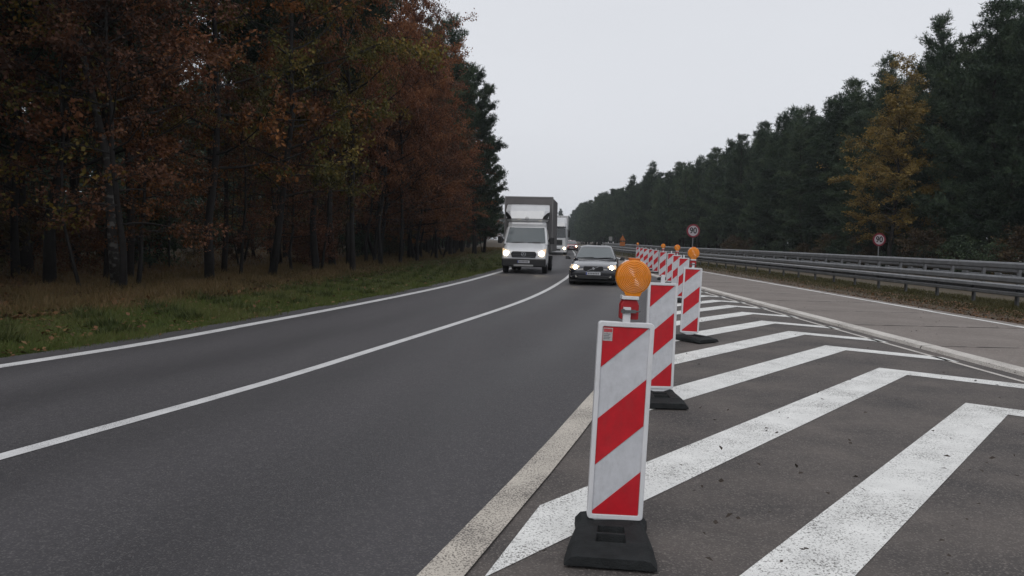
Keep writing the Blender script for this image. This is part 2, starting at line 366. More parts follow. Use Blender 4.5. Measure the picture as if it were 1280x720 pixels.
b = MB(); b.add([(-700,-200,-0.06),(700,-200,-0.06),(700,1100,-0.06),(-700,1100,-0.06)], [(0,1,2,3)])
ground = b.build('ground', FLOOR, recalc=False); ground['kind'] = 'structure'
ribbon('grass_verge', lambda y: left(y) - 6.5, lambda y: left(y) + 0.2, -0.012, VERGE)
old_road = ribbon('old_asphalt_pavement', lambda y: right(y) - 0.4, lambda y: max(6.12, right(y) + 0.5), 0.0, ASPH_OLD)
def tracks(M):
    t = M.node_tree; N = t.nodes.new; K = t.links.new; p = t.nodes['Principled BSDF']; src = p.inputs['Base Color'].links[0].from_socket
    a = N('ShaderNodeAttribute'); a.attribute_name = 'lat'; c = N('ShaderNodeTexCoord')
    n = N('ShaderNodeTexNoise'); n.inputs['Scale'].default_value = 0.5; n.inputs['Detail'].default_value = 5; K(c.outputs['Object'], n.inputs['Vector'])
    ad = N('ShaderNodeMath'); ad.operation = 'MULTIPLY_ADD'; ad.inputs[1].default_value = 0.10; K(n.outputs['Fac'], ad.inputs[0]); K(a.outputs['Fac'], ad.inputs[2])
    si = N('ShaderNodeMath'); si.operation = 'MULTIPLY'; si.inputs[1].default_value = 8 * math.pi; K(ad.outputs[0], si.inputs[0])
    co_ = N('ShaderNodeMath'); co_.operation = 'COSINE'; K(si.outputs[0], co_.inputs[0])
    r = N('ShaderNodeMapRange'); r.inputs[1].default_value = -1; r.inputs[2].default_value = 1; r.inputs[3].default_value = 0.86; r.inputs[4].default_value = 1.08; K(co_.outputs[0], r.inputs[0])
    x = N('ShaderNodeMix'); x.data_type = 'RGBA'; x.blend_type = 'MULTIPLY'; x.inputs[0].default_value = 1; K(src, x.inputs[6]); K(r.outputs[0], x.inputs[7]); K(x.outputs[2], p.inputs['Base Color'])
    r2 = N('ShaderNodeMapRange'); r2.inputs[1].default_value = -1; r2.inputs[2].default_value = 1; r2.inputs[3].default_value = 0.62; r2.inputs[4].default_value = 0.78; K(co_.outputs[0], r2.inputs[0]); K(r2.outputs[0], p.inputs['Roughness'])
tracks(ASPH_NEW)
road = ribbon('asphalt_road', lambda y: left(y) - 0.55, lambda y: right(y) + 0.05, 0.008, ASPH_NEW)
la = road.data.attributes.new('lat', 'FLOAT', 'POINT'); la.data.foreach_set('value', [float(i % 2) for i in range(len(road.data.vertices))])
RX = lambda y: 9.7 if y < 60 else max(9.7, right(y) + 0.1)
ribbon('concrete_carriageway', lambda y: 6.13, lambda y: 10.04, 0.012, mat('joint_filler', (0.035, 0.031, 0.028), 0.95, 0, 0.3, 9), ys=[-6, 0, 10, 20, 30, 40, 50, 60])
conc = bpy.data.objects['concrete_carriageway']
ribbon('median_strip', lambda y: 10.0 if y < 60 else max(10.0, right(y) + 0.5), lambda y: 18.2 + 0.02 * y, -0.02, VERGER)
ribbon('far_carriageway', lambda y: 17.6 + 0.03 * y, lambda y: 21.3 + 0.03 * y, -0.006, ASPH_OLD)

def line(name, fn, w_, z, M, parent, y0, y1, step=1.0, dash=None):
    ys = list(np.arange(y0, y1 + 1e-6, step))
    return ribbon(name, lambda y: fn(y) - w_/2, lambda y: fn(y) + w_/2, z, M, ys, parent)
line('edge_line', left, 0.205, 0.012, PWC, road, -4, 300)
line('lane_line', centre, 0.14, 0.012, PWC, road, -4, 300)
line('edge_line', right, 0.205, 0.013, PCR, road, -4, 34)
line('edge_line', right, 0.205, 0.013, PWC, road, 34, 300)

# concrete slabs, each its own piece, with a raised pale lip along the asphalt
SL = 3.02; y = -3.2; k = 0
slab_me = []
for v in range(3):
    b = MB(); b.box(0, 3.72, 0, SL - 0.045, 0, 0.03); slab_me.append(b.mesh('slab', CONC))
b = MB(); N_ = 24
for q in range(N_):
    a0, a1 = 3.72*q/N_, 3.72*(q+1)/N_
    if random.random() < 0.85: w0 = random.uniform(.018, .034); b.add([(a0,-w0,.006),(a1,-w0,.006),(a1,w0,.006),(a0,w0,.006)], [(0,1,2,3)])
seal_me = b.mesh('joint_seal', mat('tar_seal', (0.03, 0.027, 0.025), 0.8), recalc=False)
while y < 58:
    link('joint_seal', seal_me, conc, loc=(6.34, y - 0.032, 0.0405))
    link('slab', slab_me[k % 3], conc, bevel=0.006, loc=(6.34, y, 0.0135 + random.uniform(-0.003, 0.003)))
    y += SL; k += 1
vs = []
b = MB()
for y0 in np.arange(-3.2, 44, SL):
    b.add([(6.14, y0, 0.046), (6.335, y0, 0.058), (6.335, y0+SL-0.02, 0.058), (6.14, y0+SL-0.02, 0.046), (6.12, y0, 0.0), (6.12, y0+SL-0.02, 0.0)],
          [(0,1,2,3), (4,0,3,5)])
b.build('raised_edge_line', PJ, conc, recalc=False)
ribbon('joint_strip', lambda y: 5.83, lambda y: 5.90, 0.0045, PJ, ys=list(np.arange(-3, 30, 1.0)), parent=conc)
b = MB(); y = -3.2
while y < 46:                                              # broken, hand-laid edge line on the far side of the slabs
    l = random.uniform(2.4, 4.2)
    b.add([(9.62+random.uniform(-.015,.015), y, 0.0475), (9.76+random.uniform(-.02,.02), y, 0.0475), (9.76+random.uniform(-.02,.02), y+l, 0.0475), (9.62+random.uniform(-.015,.015), y+l, 0.0475)], [(0,1,2,3)])
    y += l + random.choice([0.02, 0.02, 0.15])
b.build('edge_line', PW, conc, recalc=False)

# chevrons of the hatched area
AP = [G(1207,504), G(1099,460), G(1031.6,432), G(986,414), G(952,401), G(927.5,390), G(909,381.5), G(891,375)]
while AP[-1][1] < 29: AP.append((AP[-1][0] + 0.13, AP[-1][1] + 1.85))
lim = lambda y: right(y) + 0.19
def hit(p, d, test):
    t = 0.0
    while t < 14 and not test(p[0] + d[0]*t, p[1] + d[1]*t): t += 0.01
    return (p[0] + d[0]*t, p[1] + d[1]*t)
for i, A in enumerate(AP):
    B_ = (A[0] + 0.096, A[1] - 0.513)
    dl = (-0.628, -0.777); dr = (0.765, -0.644)
    tl = lambda x, y: x <= lim(y); tr_ = lambda x, y: x >= 5.95
    if tl(*A) or tl(*B_): continue
    a1, b1 = hit(A, dl, tl), hit(B_, dl, tl)
    a2, b2 = hit(A, dr, tr_), hit(B_, dr, tr_)
    b = MB(); z = 0.0045
    b.add([(*A, z), (*a1, z), (*b1, z), (*B_, z), (*b2, z), (*a2, z)], [(0,1,2,3), (0,3,4,5)])
    b.build('chevron_marking', PW, old_road, recalc=False)

# ------------------------------------------------------------------ foliage builders (numpy)
def quads_mesh(name, V, nper, tint, M):
    """V: (n*nper, 3) vertices; each nper consecutive vertices form one face"""
    n = len(V) // nper
    me = bpy.data.meshes.new(name)
    me.vertices.add(len(V)); me.vertices.foreach_set('co', np.ascontiguousarray(V, np.float32).ravel())
    me.loops.add(n * nper); me.loops.foreach_set('vertex_index', np.arange(n * nper, dtype=np.int32))
    me.polygons.add(n); me.polygons.foreach_set('loop_start', np.arange(0, n * nper, nper, dtype=np.int32))
    a = me.attributes.new('tint', 'FLOAT', 'POINT'); a.data.foreach_set('value', np.repeat(tint, nper).astype(np.float32))
    me.materials.append(M); me.update(calc_edges=True)
    return me
def unit(a): return a / np.maximum(np.linalg.norm(a, axis=1, keepdims=True), 1e-9)
def leaves(rng, P, D, size, aspect=0.62, droop=0.35):
    """folded leaf quads at P, pointing roughly along D"""
    n = len(P); d = unit(D + rng.normal(0, 0.75, (n, 3)) + np.array([0, 0, -droop]))
    s = unit(np.cross(d, rng.normal(0, 1, (n, 3)))); nn = np.cross(d, s)
    l = size * rng.uniform(0.65, 1.3, (n, 1))
    V = np.stack([P, P + d*l*0.5 + s*l*aspect*0.5 + nn*l*0.12, P + d*l, P + d*l*0.5 - s*l*aspect*0.5 + nn*l*0.12], 1)
    return V.reshape(-1, 3)

def limb_path(p, az, el, ln, n, rng, curl):
    pts = [np.array(p, float)]; a, e = az, el
    for i in range(n):
        d = np.array([math.cos(a)*math.cos(e), math.sin(a)*math.cos(e), math.sin(e)])
        pts.append(pts[-1] + d * ln / n); a += rng.normal(0, 0.16); e += curl / n + rng.normal(0, 0.10)
    return pts

def broadleaf(seed, H, r0_, first, spread, nl, nleaf, lsize, up_el=1.0, sub=7, clump=2.0):
    rng = np.random.default_rng(seed); b = MB()
    n = 9; px = np.cumsum(rng.normal(0, 0.16, (n + 1, 2)), 0) * (H / 16); px[0] = 0
    tp = [np.array([px[i][0], px[i][1], H * i / n]) for i in range(n + 1)]
    tr_ = [r0_ * (1 - 0.93 * (i / n) ** 0.9) for i in range(n + 1)]; tr_[0] *= 1.18
    b.tube(tp, tr_, 8)
    segs, wts, cl = [], [], []
    for i in range(nl):
        t = first / H + (0.98 - first / H) * ((i + rng.uniform(0, 1)) / nl)
        f = t * n; k = min(int(f), n - 1); p = tp[k] * (1 - (f - k)) + tp[k+1] * (f - k)
        prof = math.sin(math.pi * min(1, (0.22 + 0.86 * (t - first/H) / (1 - first/H)))) ** 0.7
        ln = spread * max(0.25, prof) * rng.uniform(0.7, 1.2)
        el = R(rng.uniform(0, 22) + 52 * max(0, t - 0.25)) * up_el
        rr = max(0.012, tr_[k] * 0.42)
        pts = limb_path(p, i * 2.4 + rng.uniform(-.5, .5), el, ln, 6, rng, rng.uniform(-0.1, 0.5))
        b.tube(pts, [rr * (1 - 0.85 * j / 6) for j in range(7)], 5, cap=False)
        for q in range(sub):
            u = rng.uniform(0.3, 1.0) * 6; j = min(int(u), 5); sp = pts[j] * (1-(u-j)) + pts[j+1] * (u-j)
            dv = pts[j+1] - pts[j]; az2 = math.atan2(dv[1], dv[0]) + rng.uniform(-1.3, 1.3)
            l2 = ln * rng.uniform(0.2, 0.42) + 0.35
            p2 = limb_path(sp, az2, R(rng.uniform(-25, 45)), l2, 3, rng, rng.uniform(-0.5, 0.3))
            b.tube(p2, [rr*0.32, rr*0.22, rr*0.14, 0.003], 4, cap=False)
            c0 = rng.uniform(0, 1)
            for j2 in range(3):
                segs.append((p2[j2], p2[j2+1])); wts.append(l2 * rng.uniform(0.0, 1.0) ** clump * 2); cl.append(c0)
    A = np.array([s_[0] for s_ in segs]); B = np.array([s_[1] for s_ in segs]); wts = np.array(wts) / sum(wts); cl = np.array(cl)
    idx = rng.choice(len(A), nleaf, p=wts); t = rng.uniform(0.05, 1.1, (nleaf, 1))
    P = A[idx] * (1-t) + B[idx] * t + rng.normal(0, 0.13, (nleaf, 3)) * np.array([1, 1, 0.8])
    V = leaves(rng, P, unit(B[idx] - A[idx]) * 0.6, lsize)
    tint = np.clip(0.25 + 0.5 * cl[idx] + rng.normal(0, 0.16, nleaf), 0, 1)
    return b, V, tint

def pine(seed, H, r0_, first, spread, nb, ntuft, shape=0.75):
    rng = np.random.default_rng(seed); b = MB(); n = 8
    px = np.cumsum(rng.normal(0, 0.09, (n + 1, 2)), 0); px[0] = 0
    tp = [np.array([px[i][0], px[i][1], H * i / n]) for i in range(n + 1)]
    tr_ = [r0_ * (1 - 0.92 * i / n) for i in range(n + 1)]; tr_[0] *= 1.2
    b.tube(tp, tr_, 7)
    segs, wts, cl = [], [], []
    for i in range(nb):
        t = first + (0.985 - first) * ((i + rng.uniform(0, 1)) / nb)
        f = t * n; k = min(int(f), n - 1); p = tp[k] * (1-(f-k)) + tp[k+1] * (f-k)
        u = (t - first) / (1 - first)
        ln = spread * (min(1.0, 0.55 + 1.6 * u) * (1 - u ** 1.5) ** shape + 0.10) * rng.uniform(0.55, 1.25)
        pts = limb_path(p, i * 2.4 + rng.uniform(-.6, .6), R(-8 + 48 * u + rng.normal(0, 9)), ln, 4, rng, rng.uniform(0.1, 0.6))
        rr = max(0.01, tr_[k] * 0.3)
        b.tube(pts, [rr * (1 - 0.85 * j / 4) for j in range(5)], 4, cap=False)
        c0 = rng.uniform(0, 1)
        for j in range(1, 4):
            segs.append((pts[j], pts[j+1])); wts.append(ln * 0.3); cl.append(c0)
            for q in range(3):
                dv = pts[j+1] - pts[j]; az2 = math.atan2(dv[1], dv[0]) + rng.uniform(-1.5, 1.5)
                sp = pts[j] + dv * rng.uniform(0, 1)
                p2 = limb_path(sp, az2, R(rng.uniform(-5, 50)), ln * rng.uniform(0.14, 0.34) + 0.15, 1, rng, 0)
                segs.append((p2[0], p2[1])); wts.append(ln * rng.uniform(0.15, 0.7)); cl.append(c0)
    # bare dead stubs below the crown
    for i in range(7):
        t = rng.uniform(0.15, max(0.2, first)); f = t * n; k = int(f); p = tp[k] * (1-(f-k)) + tp[k+1] * (f-k)
        pts = limb_path(p, rng.uniform(0, 6.28), R(rng.uniform(-25, 15)), rng.uniform(0.5, 1.8), 3, rng, -0.2)
        b.tube(pts, [0.022, 0.016, 0.01, 0.004], 4, cap=False)
    A = np.array([s_[0] for s_ in segs]); B = np.array([s_[1] for s_ in segs]); wts = np.array(wts) / sum(wts); cl = np.array(cl)
    idx = rng.choice(len(A), ntuft, p=wts); t = rng.uniform(0.0, 1.15, (ntuft, 1))
    P = A[idx]*(1-t) + B[idx]*t + rng.normal(0, 0.11, (ntuft, 3))
    D = unit(unit(B[idx]-A[idx]) * 0.9 + np.array([0, 0, 0.55]) + rng.normal(0, 0.35, (ntuft, 3)))
    nbld = 5; P5 = np.repeat(P, nbld, 0); D5 = unit(np.repeat(D, nbld, 0) + rng.normal(0, 0.55, (ntuft*nbld, 3)))
    s = unit(np.cross(D5, rng.normal(0, 1, D5.shape))); l = rng.uniform(0.20, 0.36, (len(P5), 1)); wd = rng.uniform(0.03, 0.055, (len(P5), 1))
    V = np.stack([P5 - s*wd*0.5, P5 + D5*l, P5 + s*wd*0.5], 1).reshape(-1, 3)
    tint = np.repeat(np.clip(0.2 + 0.55*cl[idx] + rng.normal(0, 0.15, ntuft), 0, 1), nbld)
    return b, V, tint

PROTO = {}
def proto_b(key, bark, *a, **k):
    b, V, t = broadleaf(*a, **k); PROTO[key] = (b.mesh('trunk', bark, smooth=True, recalc=False), quads_mesh('crown', V, 4, t, L_RUST))
def proto_p(key, *a, **k):
    b, V, t = pine(*a, **k); PROTO[key] = (b.mesh('trunk', BARKP, smooth=True, recalc=False), quads_mesh('crown', V, 3, t, L_PINE))
proto_b('oak0', BARK, 11, 17.5, 0.16, 3.2, 5.6, 46, 30000, 0.125)
proto_b('oak1', BARK, 12, 16.5, 0.145, 2.6, 5.0, 44, 28000, 0.12)
proto_b('oak2', BARK, 13, 15.0, 0.135, 2.2, 4.4, 42, 26000, 0.12)
proto_b('oak3', BARK, 14, 18.5, 0.19, 4.5, 5.8, 46, 30000, 0.125)
proto_b('airy0', BARK, 18, 17.0, 0.15, 3.0, 5.4, 40, 13000, 0.13, clump=4.0)
proto_b('airy1', BARK, 19, 16.0, 0.14, 2.6, 5.0, 38, 12000, 0.13, clump=4.0)
proto_b('sparse', BARK, 17, 13.0, 0.11, 2.0, 3.6, 36, 9500, 0.115)
proto_b('birch', BARKB, 15, 15.5, 0.13, 4.5, 3.0, 40, 15000, 0.12)
proto_b('ochre', BARK, 16, 14.0, 0.17, 2.0, 3.9, 46, 24000, 0.16)
proto_b('bush0', BARK, 21, 2.6, 0.05, 0.25, 1.7, 22, 4200, 0.13, sub=5)
proto_b('bush1', BARK, 22, 2.0, 0.04, 0.2, 1.4, 20, 3400, 0.12, sub=5)
proto_b('sapling', BARK, 23, 8.5, 0.045, 1.2, 1.7, 20, 1300, 0.12, sub=4)
proto_p('edge0', 31, 17.0, 0.20, 0.10, 2.9, 100, 11500)
proto_p('edge1', 32, 15.5, 0.18, 0.08, 2.7, 96, 11000)
proto_p('edge2', 33, 16.5, 0.20, 0.16, 3.1, 96, 11500, shape=0.6)
proto_p('edge3', 34, 18.0, 0.21, 0.20, 2.8, 96, 11000)
proto_p('dense', 38, 16.5, 0.20, 0.16, 3.3, 70, 21000, shape=0.6)
proto_p('tall0', 35, 18.0, 0.14, 0.45, 2.6, 60, 7000)
proto_p('tall1', 36, 17.0, 0.11, 0.52, 2.4, 54, 6500, shape=0.55)
proto_p('tall2', 37, 19.0, 0.17, 0.40, 2.7, 64, 7500)

def tree(key, x, y, M, label, cat='tree', group=None, s=1.0, name='broadleaf_tree', rot=None, lean=0.0, sxy=None, bark=None):
    t = thing(name, label, cat, (x, y, -0.06), 0, group)
    t.rotation_euler = (random.gauss(0, 0.012), lean + random.gauss(0, 0.012), random.uniform(0, 6.28) if rot is None else rot)
    t.scale = (sxy or s, sxy or s, s)
    tm, cm = PROTO[key]
    o1 = link('trunk', tm, t); o2 = link('crown', cm, t)
    if bark is not None:
        o1.material_slots[0].link = 'OBJECT'; o1.material_slots[0].material = bark
    o2.material_slots[0].link = 'OBJECT'; o2.material_slots[0].material = M
    return t

edge = lambda y: min(left(y) - 6.4, -0.028 * y - 2.2)
# ------------------------------------------------------------------ left forest: front row from the photograph, then the depth behind it
placed = []
def put(key, x, y, *a, **k): placed.append((x, y)); return tree(key, x, y, *a, **k)
def gp(px, py): return G(px, py, -0.06)
put('airy0', *gp(62, 357), L_RUST, 'red-brown oak whose crown hangs over the brown grass left of the birch', group=None, name='oak_tree', rot=0.4)
put('birch', *gp(146, 362), L_RED, 'thin birch with white flecked trunk at the front of the oak wood', name='birch_tree', rot=1.0, lean=-0.05)
put('airy1', *gp(262, 352), L_ORANGE, 'oak with orange leaf sprays between the birch and the thick dark trunks', name='oak_tree', rot=2.2)
put('oak2', *gp(340, 347), L_OLIVE, 'olive-yellow oak with a thick trunk at the wood edge', name='oak_tree', rot=0.0, s=1.12, sxy=0.98)
put('oak3', *gp(441, 342), L_RUST, 'tall rust oak with the broadest trunk at the wood edge', name='oak_tree', rot=3.6, s=1.0, sxy=0.60)
put('oak0', *gp(500, 331), L_RUST, 'tall rust-red oak forming the outer shoulder of the wood by the road', name='oak_tree', rot=5.0, s=1.08, sxy=0.56)
put('oak1', *gp(476, 332), L_RUST, 'rust-brown oak standing beside the tall rust-red oak', name='oak_tree', rot=1.6, s=1.05, sxy=0.68)
put('oak3', *gp(395, 339), L_OLIVE, 'taller olive oak standing behind the olive-yellow oak', name='oak_tree', rot=3.9, sxy=0.78)
put('airy1', *gp(20, 352), L_RED, 'red-brown oak at the end of the brown grass strip', name='oak_tree', rot=2.9, sxy=0.8)
for (x, y, k, M) in ((-14.2, 14.0, 'airy0', L_RUST), (-15.5, 18.5, 'oak0', L_RED), (-13.0, 9.0, 'airy1', L_RED)):
    put(k, x, y, M, 'big oak of the wood edge beside the brown grass, crown reaching high overhead', name='oak_tree', group='oaks at the near wood edge')
# the row along the road beyond
for (y, px, k, M, s) in ((47, 474, 'oak1', L_RUST, 0.95), (53, 517, 'oak2', L_RUST, 0.86), (60, 512, 'oak1', L_RED, 0.92), (66, 552, 'oak2', L_RUST, 0.60), (56, 500, 'oak0', L_RUST, 0.95), (60, 553, 'oak2', L_RUST, 0.50), (84, 602, 'oak2', L_RED, 0.42), (96, 606, 'oak1', L_RUST, 0.40)):
    put(k, (px - 640) / 1000 * y, y, M, 'rust-coloured oak of the row lining the road towards the tall dark pine', name='oak_tree', group='rust oaks along the road', s=s)
put('dense', *((592-640)/1000*76, 76), L_PINE, 'tall dark pine standing out beyond the rust oaks', name='pine_tree', s=1.03, rot=1.2)
put('dense', -3.0, 83, L_PINE, 'dark pine half hidden by the tall dark pine at the end of the oaks', name='pine_tree', s=0.72)
put('edge0', -5.2, 82, L_PINE, 'dark pine close behind the tall dark pine at the end of the oaks', name='pine_tree', s=0.95)
rng = np.random.default_rng(77)
for y in np.arange(100, 330, 6.0):
    k = ['edge0', 'edge1', 'edge3', 'oak2'][rng.integers(4)]
    put(k, edge(y) - rng.uniform(0, 3) - 0.6, y, L_RUST if k == 'oak2' else L_PINE, 'far roadside tree of the wood beyond the tall dark pine', name='roadside_tree', group='far trees along the wood side', s=rng.uniform(0.8, 1.0))
cnt = 0; tries = 0
for q in range(46):
    y = 19 + 60 * rng.random() ** 1.5; x = edge(y) - 0.3 - 13 * rng.random()
    put('sapling', x, y, [L_RED, L_RUST, L_BROWNB, L_OLIVE][q % 4], 'thin dark sapling stem in the undergrowth of the wood', name='sapling', group='saplings in the undergrowth of the wood', s=rng.uniform(0.6, 1.25), lean=rng.normal(0, 0.06))
for q in range(34):
    y = 20 + 60 * rng.random() ** 1.4; x = edge(y) - 2.5 - 16 * rng.random()
    tree(['bush0', 'bush1'][q % 2], x, y, [L_BROWNB, L_PINE, L_RED][q % 3], 'low dark bush among the trunks of the wood', cat='bush', name='undergrowth_bush', group='bushes among the trunks of the wood', s=rng.uniform(0.5, 1.15))
for q in range(14):
    x, y = -rng.uniform(15, 34), rng.uniform(12, 34)
    put(['tall0', 'tall2', 'edge3'][q % 3], x, y, L_PINE, 'bare-stemmed pine inside the dark wood behind the oaks', name='pine_tree', group='pine stems inside the wood', s=rng.uniform(0.95, 1.1))
for q in range(13):
    y = rng.uniform(19, 62); x = edge(y) - rng.uniform(-0.3, 5)
    put('sparse', x, y, [L_RED, L_RUST, L_ORANGE, L_RED][q % 4], 'slim young broadleaf tree with hanging autumn leaves between the front oaks', name='young_tree', group='slim young trees between the front oaks', s=rng.uniform(0.55, 1.0))
while cnt < 175 and tries < 9000:
    tries += 1
    y = rng.uniform(6, 135); off = 1.0 + 40 * rng.random() ** 1.6
    x = edge(y) - off
    if x / y < -0.95 and x < -26: continue
    if min((x-a)**2 + (y-b_)**2 for a, b_ in placed) < (1.5 if off < 16 else 2.2) ** 2: continue
    u = rng.random()
    if u < 0.08 and off < 22: put('sparse', x, y, [L_RED, L_RUST, L_OLIVE][rng.integers(3)], 'slim young broadleaf tree with few leaves inside the wood', name='young_tree', group='slim young trees inside the wood', s=rng.uniform(0.6, 1.05))
    elif u < 0.11: put(['oak1', 'oak2'][rng.integers(2)], x, y, [L_RED, L_RUST][rng.integers(2)], 'autumn oak deep inside the wood behind the front row', name='oak_tree', group='oaks inside the wood', s=rng.uniform(0.8, 1.0))
    else: put(['tall0', 'tall1', 'tall2'][rng.integers(3)], x, y, L_PINE, 'bare-stemmed pine inside the dark wood behind the oaks', name='pine_tree', group='pine stems inside the wood', s=rng.uniform(0.85, 1.12))
    cnt += 1

# ------------------------------------------------------------------ right forest: a wall of pines beyond the median
redge = spline([(27.5, 30), (28.2, 55), (30.2, 90), (29.5, 150), (27.5, 220), (28.5, 330), (32, 440)])
def pineR(x, y, s, front):
    tree(['edge0', 'edge1', 'edge2', 'edge3'][rng.integers(4)], x, y, L_PINE,
         'dark green pine in the front of the forest wall beyond the median barriers' if front else 'dark pine rising from behind in the forest wall beyond the median barriers',
         name='pine_tree', group='front pines of the forest wall' if front else 'rear pines of the forest wall', s=s)
y = 36.0
while y < 330:
    if abs(y - 57) > 2.2: pineR(redge(y) + rng.uniform(-0.8, 1.0), y, rng.uniform(0.80, 1.0), True)
    y += rng.uniform(2.6, 3.7) * (1 if y < 110 else 1.55)
y = 36.0
while y < 320:
    pineR(redge(y) + 3.6 + rng.uniform(-1, 1), y, rng.uniform(0.88, 1.06), False)
    if y < 105: pineR(redge(y) + 7.8 + rng.uniform(-1.5, 1.5), y + 1.5, rng.uniform(0.92, 1.1), False)
    y += rng.uniform(3.3, 4.6) * (1 if y < 110 else 1.7)
tree('ochre', 26.0, 55.0, L_YELL, 'ochre-yellow broadleaf tree in front of the dark pine wall', s=0.84, rot=0.7, sxy=0.95)
tree('birch', 29.2, 59.5, L_YELL, 'taller thin ochre birch behind the ochre-yellow broadleaf tree', name='birch_tree', s=1.0, rot=2.0)
for i in range(26):
    y = rng.uniform(36, 110); x = redge(y) - rng.uniform(0.6, 2.6)
    tree(['bush0', 'bush1'][i % 2], x, y, [L_BROWNB, L_PINE, L_BROWNB, L_PINE][i % 4], 'low dull shrub at the foot of the pine wall', cat='shrub', name='autumn_shrub', group='shrubs at the foot of the pine wall', s=rng.uniform(0.45, 0.95))
# closing wood far down the road and behind the wall: one far mass of pines, thinned out copies
def far_wood(name, label, spots, keep, fat, seed):
    rg = np.random.default_rng(seed); VV, TT = [], []
    for (x, y, sc, key) in spots:
        me = PROTO[key][1]; co = np.empty(len(me.vertices)*3, np.float32); me.vertices.foreach_get('co', co); co = co.reshape(-1, 3, 3)
        pick = co[rg.random(len(co)) < keep]; ctr = pick.mean(1, keepdims=True); pick = ctr + (pick - ctr) * fat
        a = rg.uniform(0, 6.28); c_, s_ = math.cos(a), math.sin(a); q = pick.copy()
        q[..., 0] = pick[..., 0]*c_ - pick[..., 1]*s_; q[..., 1] = pick[..., 0]*s_ + pick[..., 1]*c_
        VV.append((q * sc + np.array([x, y, -0.06])).reshape(-1, 3)); TT.append(np.clip(rg.normal(.45, .2, len(q)), 0, 1))
    o = link(name, quads_mesh(name, np.concatenate(VV), 3, np.concatenate(TT), L_PINE)); return tag(o, label, 'forest', kind='stuff')
sp = [(x + rng.uniform(-1, 1), 480 + rng.uniform(-25, 25), rng.uniform(0.85, 1.2), ['edge0','edge1','edge2','edge3'][i % 4]) for i, x in enumerate(np.arange(-50, 80, 2.2))]
sp += [(redge(y) + rng.uniform(0, 6), y, rng.uniform(0.85, 1.1), ['edge0','edge1','edge2','edge3'][i % 4]) for i, y in enumerate(np.arange(325, 470, 3.2))]
sp += [(redge(y) + rng.uniform(7, 14), y, rng.uniform(0.95, 1.15), ['edge0','edge2','edge3'][i % 3]) for i, y in enumerate(np.arange(105, 330, 4.5))]
far_wood('distant_pine_wood', 'distant pine wood closing the far end of the road', sp, 0.12, 2.6, 8)
# dense undergrowth deep in both woods: reads as one dark mass
def mass(name, label, pts, M, size, seed):
    rg = np.random.default_rng(seed); P = np.array(pts); V = leaves(rg, P, rg.normal(0, 1, P.shape), size)
    o = link(name, quads_mesh(name, V, 4, np.clip(rg.normal(0.4, 0.2, len(P)), 0, 1), M)); return tag(o, label, 'undergrowth', kind='stuff')
rg = np.random.default_rng(5)
pts = []
for i in range(70000):
    y = rg.uniform(2, 190); x = edge(y) - rg.uniform(24, 48); pts.append((x, y, -0.05 + 10 * rg.random() ** 1.3))
for i in range(30000):
    y = rg.uniform(118, 190); x = edge(y) - rg.uniform(3, 30); pts.append((x, y, -0.05 + 9 * rg.random() ** 1.2))
for i in range(30000):
    y = rg.uniform(18, 100); x = -rg.uniform(38, 62); pts.append((x, y, -0.05 + 14 * rg.random() ** 1.2))
for i in range(26000):
    y = rg.uniform(190, 330); x = edge(y) - rg.uniform(0.5, 14); pts.append((x, y, -0.05 + 8 * rg.random() ** 1.3))
mass('undergrowth', 'dark undergrowth mass deep inside the oak wood', pts, L_PINE, 0.55, 6)
pts = []
for i in range(50000):
    y = rg.uniform(20, 260); x = redge(y) + rg.uniform(6, 16); pts.append((x, y, -0.05 + 8 * rg.random() ** 1.2))
mass('undergrowth', 'dark undergrowth mass deep behind the pine wall', pts, L_PINE, 0.5, 7)

# ------------------------------------------------------------------ grass and litter (stuff)
def blades(name, label, n, ysamp, xfn, h, wd, M, seed, z=-0.02):
    rg = np.random.default_rng(seed)
    u = rg.random(n); y0, y1 = ysamp; Y = 1 / (1/y0 + u * (1/y1 - 1/y0))
    X = xfn(Y, rg)
    cl = 0.5 + 0.5 * np.sin(X*2.3 + 1.7*np.sin(Y*0.8)) * np.sin(Y*1.1 + 1.3*np.sin(X*1.9)); cl = np.clip(cl + rg.normal(0, .18, n), 0, 1)
    H = rg.uniform(*h, n) * (0.45 + 0.75 * cl) * rg.uniform(0.6, 1.1, n); W = wd * (0.6 + Y / 22)
    a = rg.uniform(0, 6.28, n); ln = rg.normal(0, 0.45, (n, 2)) * H[:, None]
    P = np.stack([X, Y, np.full(n, z)], 1); s = np.stack([np.cos(a)*W, np.sin(a)*W, np.zeros(n)], 1) * 0.5
    T = P + np.stack([ln[:, 0], ln[:, 1], H], 1)
    V = np.stack([P - s, P + s, T], 1).reshape(-1, 3)
    c = (np.sin(X*1.7 + Y*0.9) * np.sin(Y*0.55 - X*0.6)) * 0.18
    o = link(name, quads_mesh(name, V, 3, np.clip(0.28 + 0.35*cl + c + rg.normal(0, 0.2, n), 0, 1), M))
    return tag(o, label, 'grass', kind='stuff')
ev = np.vectorize(left); gw = lambda Y: 4.3 + 2.4 * np.clip((Y - 22) / 22, 0, 1) + 0.5 * np.sin(Y * 0.9) * np.sin(Y * 0.37)
blades('verge_grass', 'short green grass along the road edge', 260000, (7.5, 150), lambda Y, g: ev(Y) - 0.50 - gw(Y) * g.random(len(Y)) ** 1.1 + g.normal(0, .07, len(Y)) + 0.07*np.sin(Y*1.9) + 0.05*np.sin(Y*5.3), (0.04, 0.13), 0.010, G_GREEN, 41)
blades('dry_grass', 'dry brown grass between the green verge and the trees', 120000, (9, 130), lambda Y, g: ev(Y) - gw(Y) + 0.3 - 5.2 * g.random(len(Y)) + g.normal(0, .45, len(Y)), (0.07, 0.30), 0.012, G_DRY, 42)
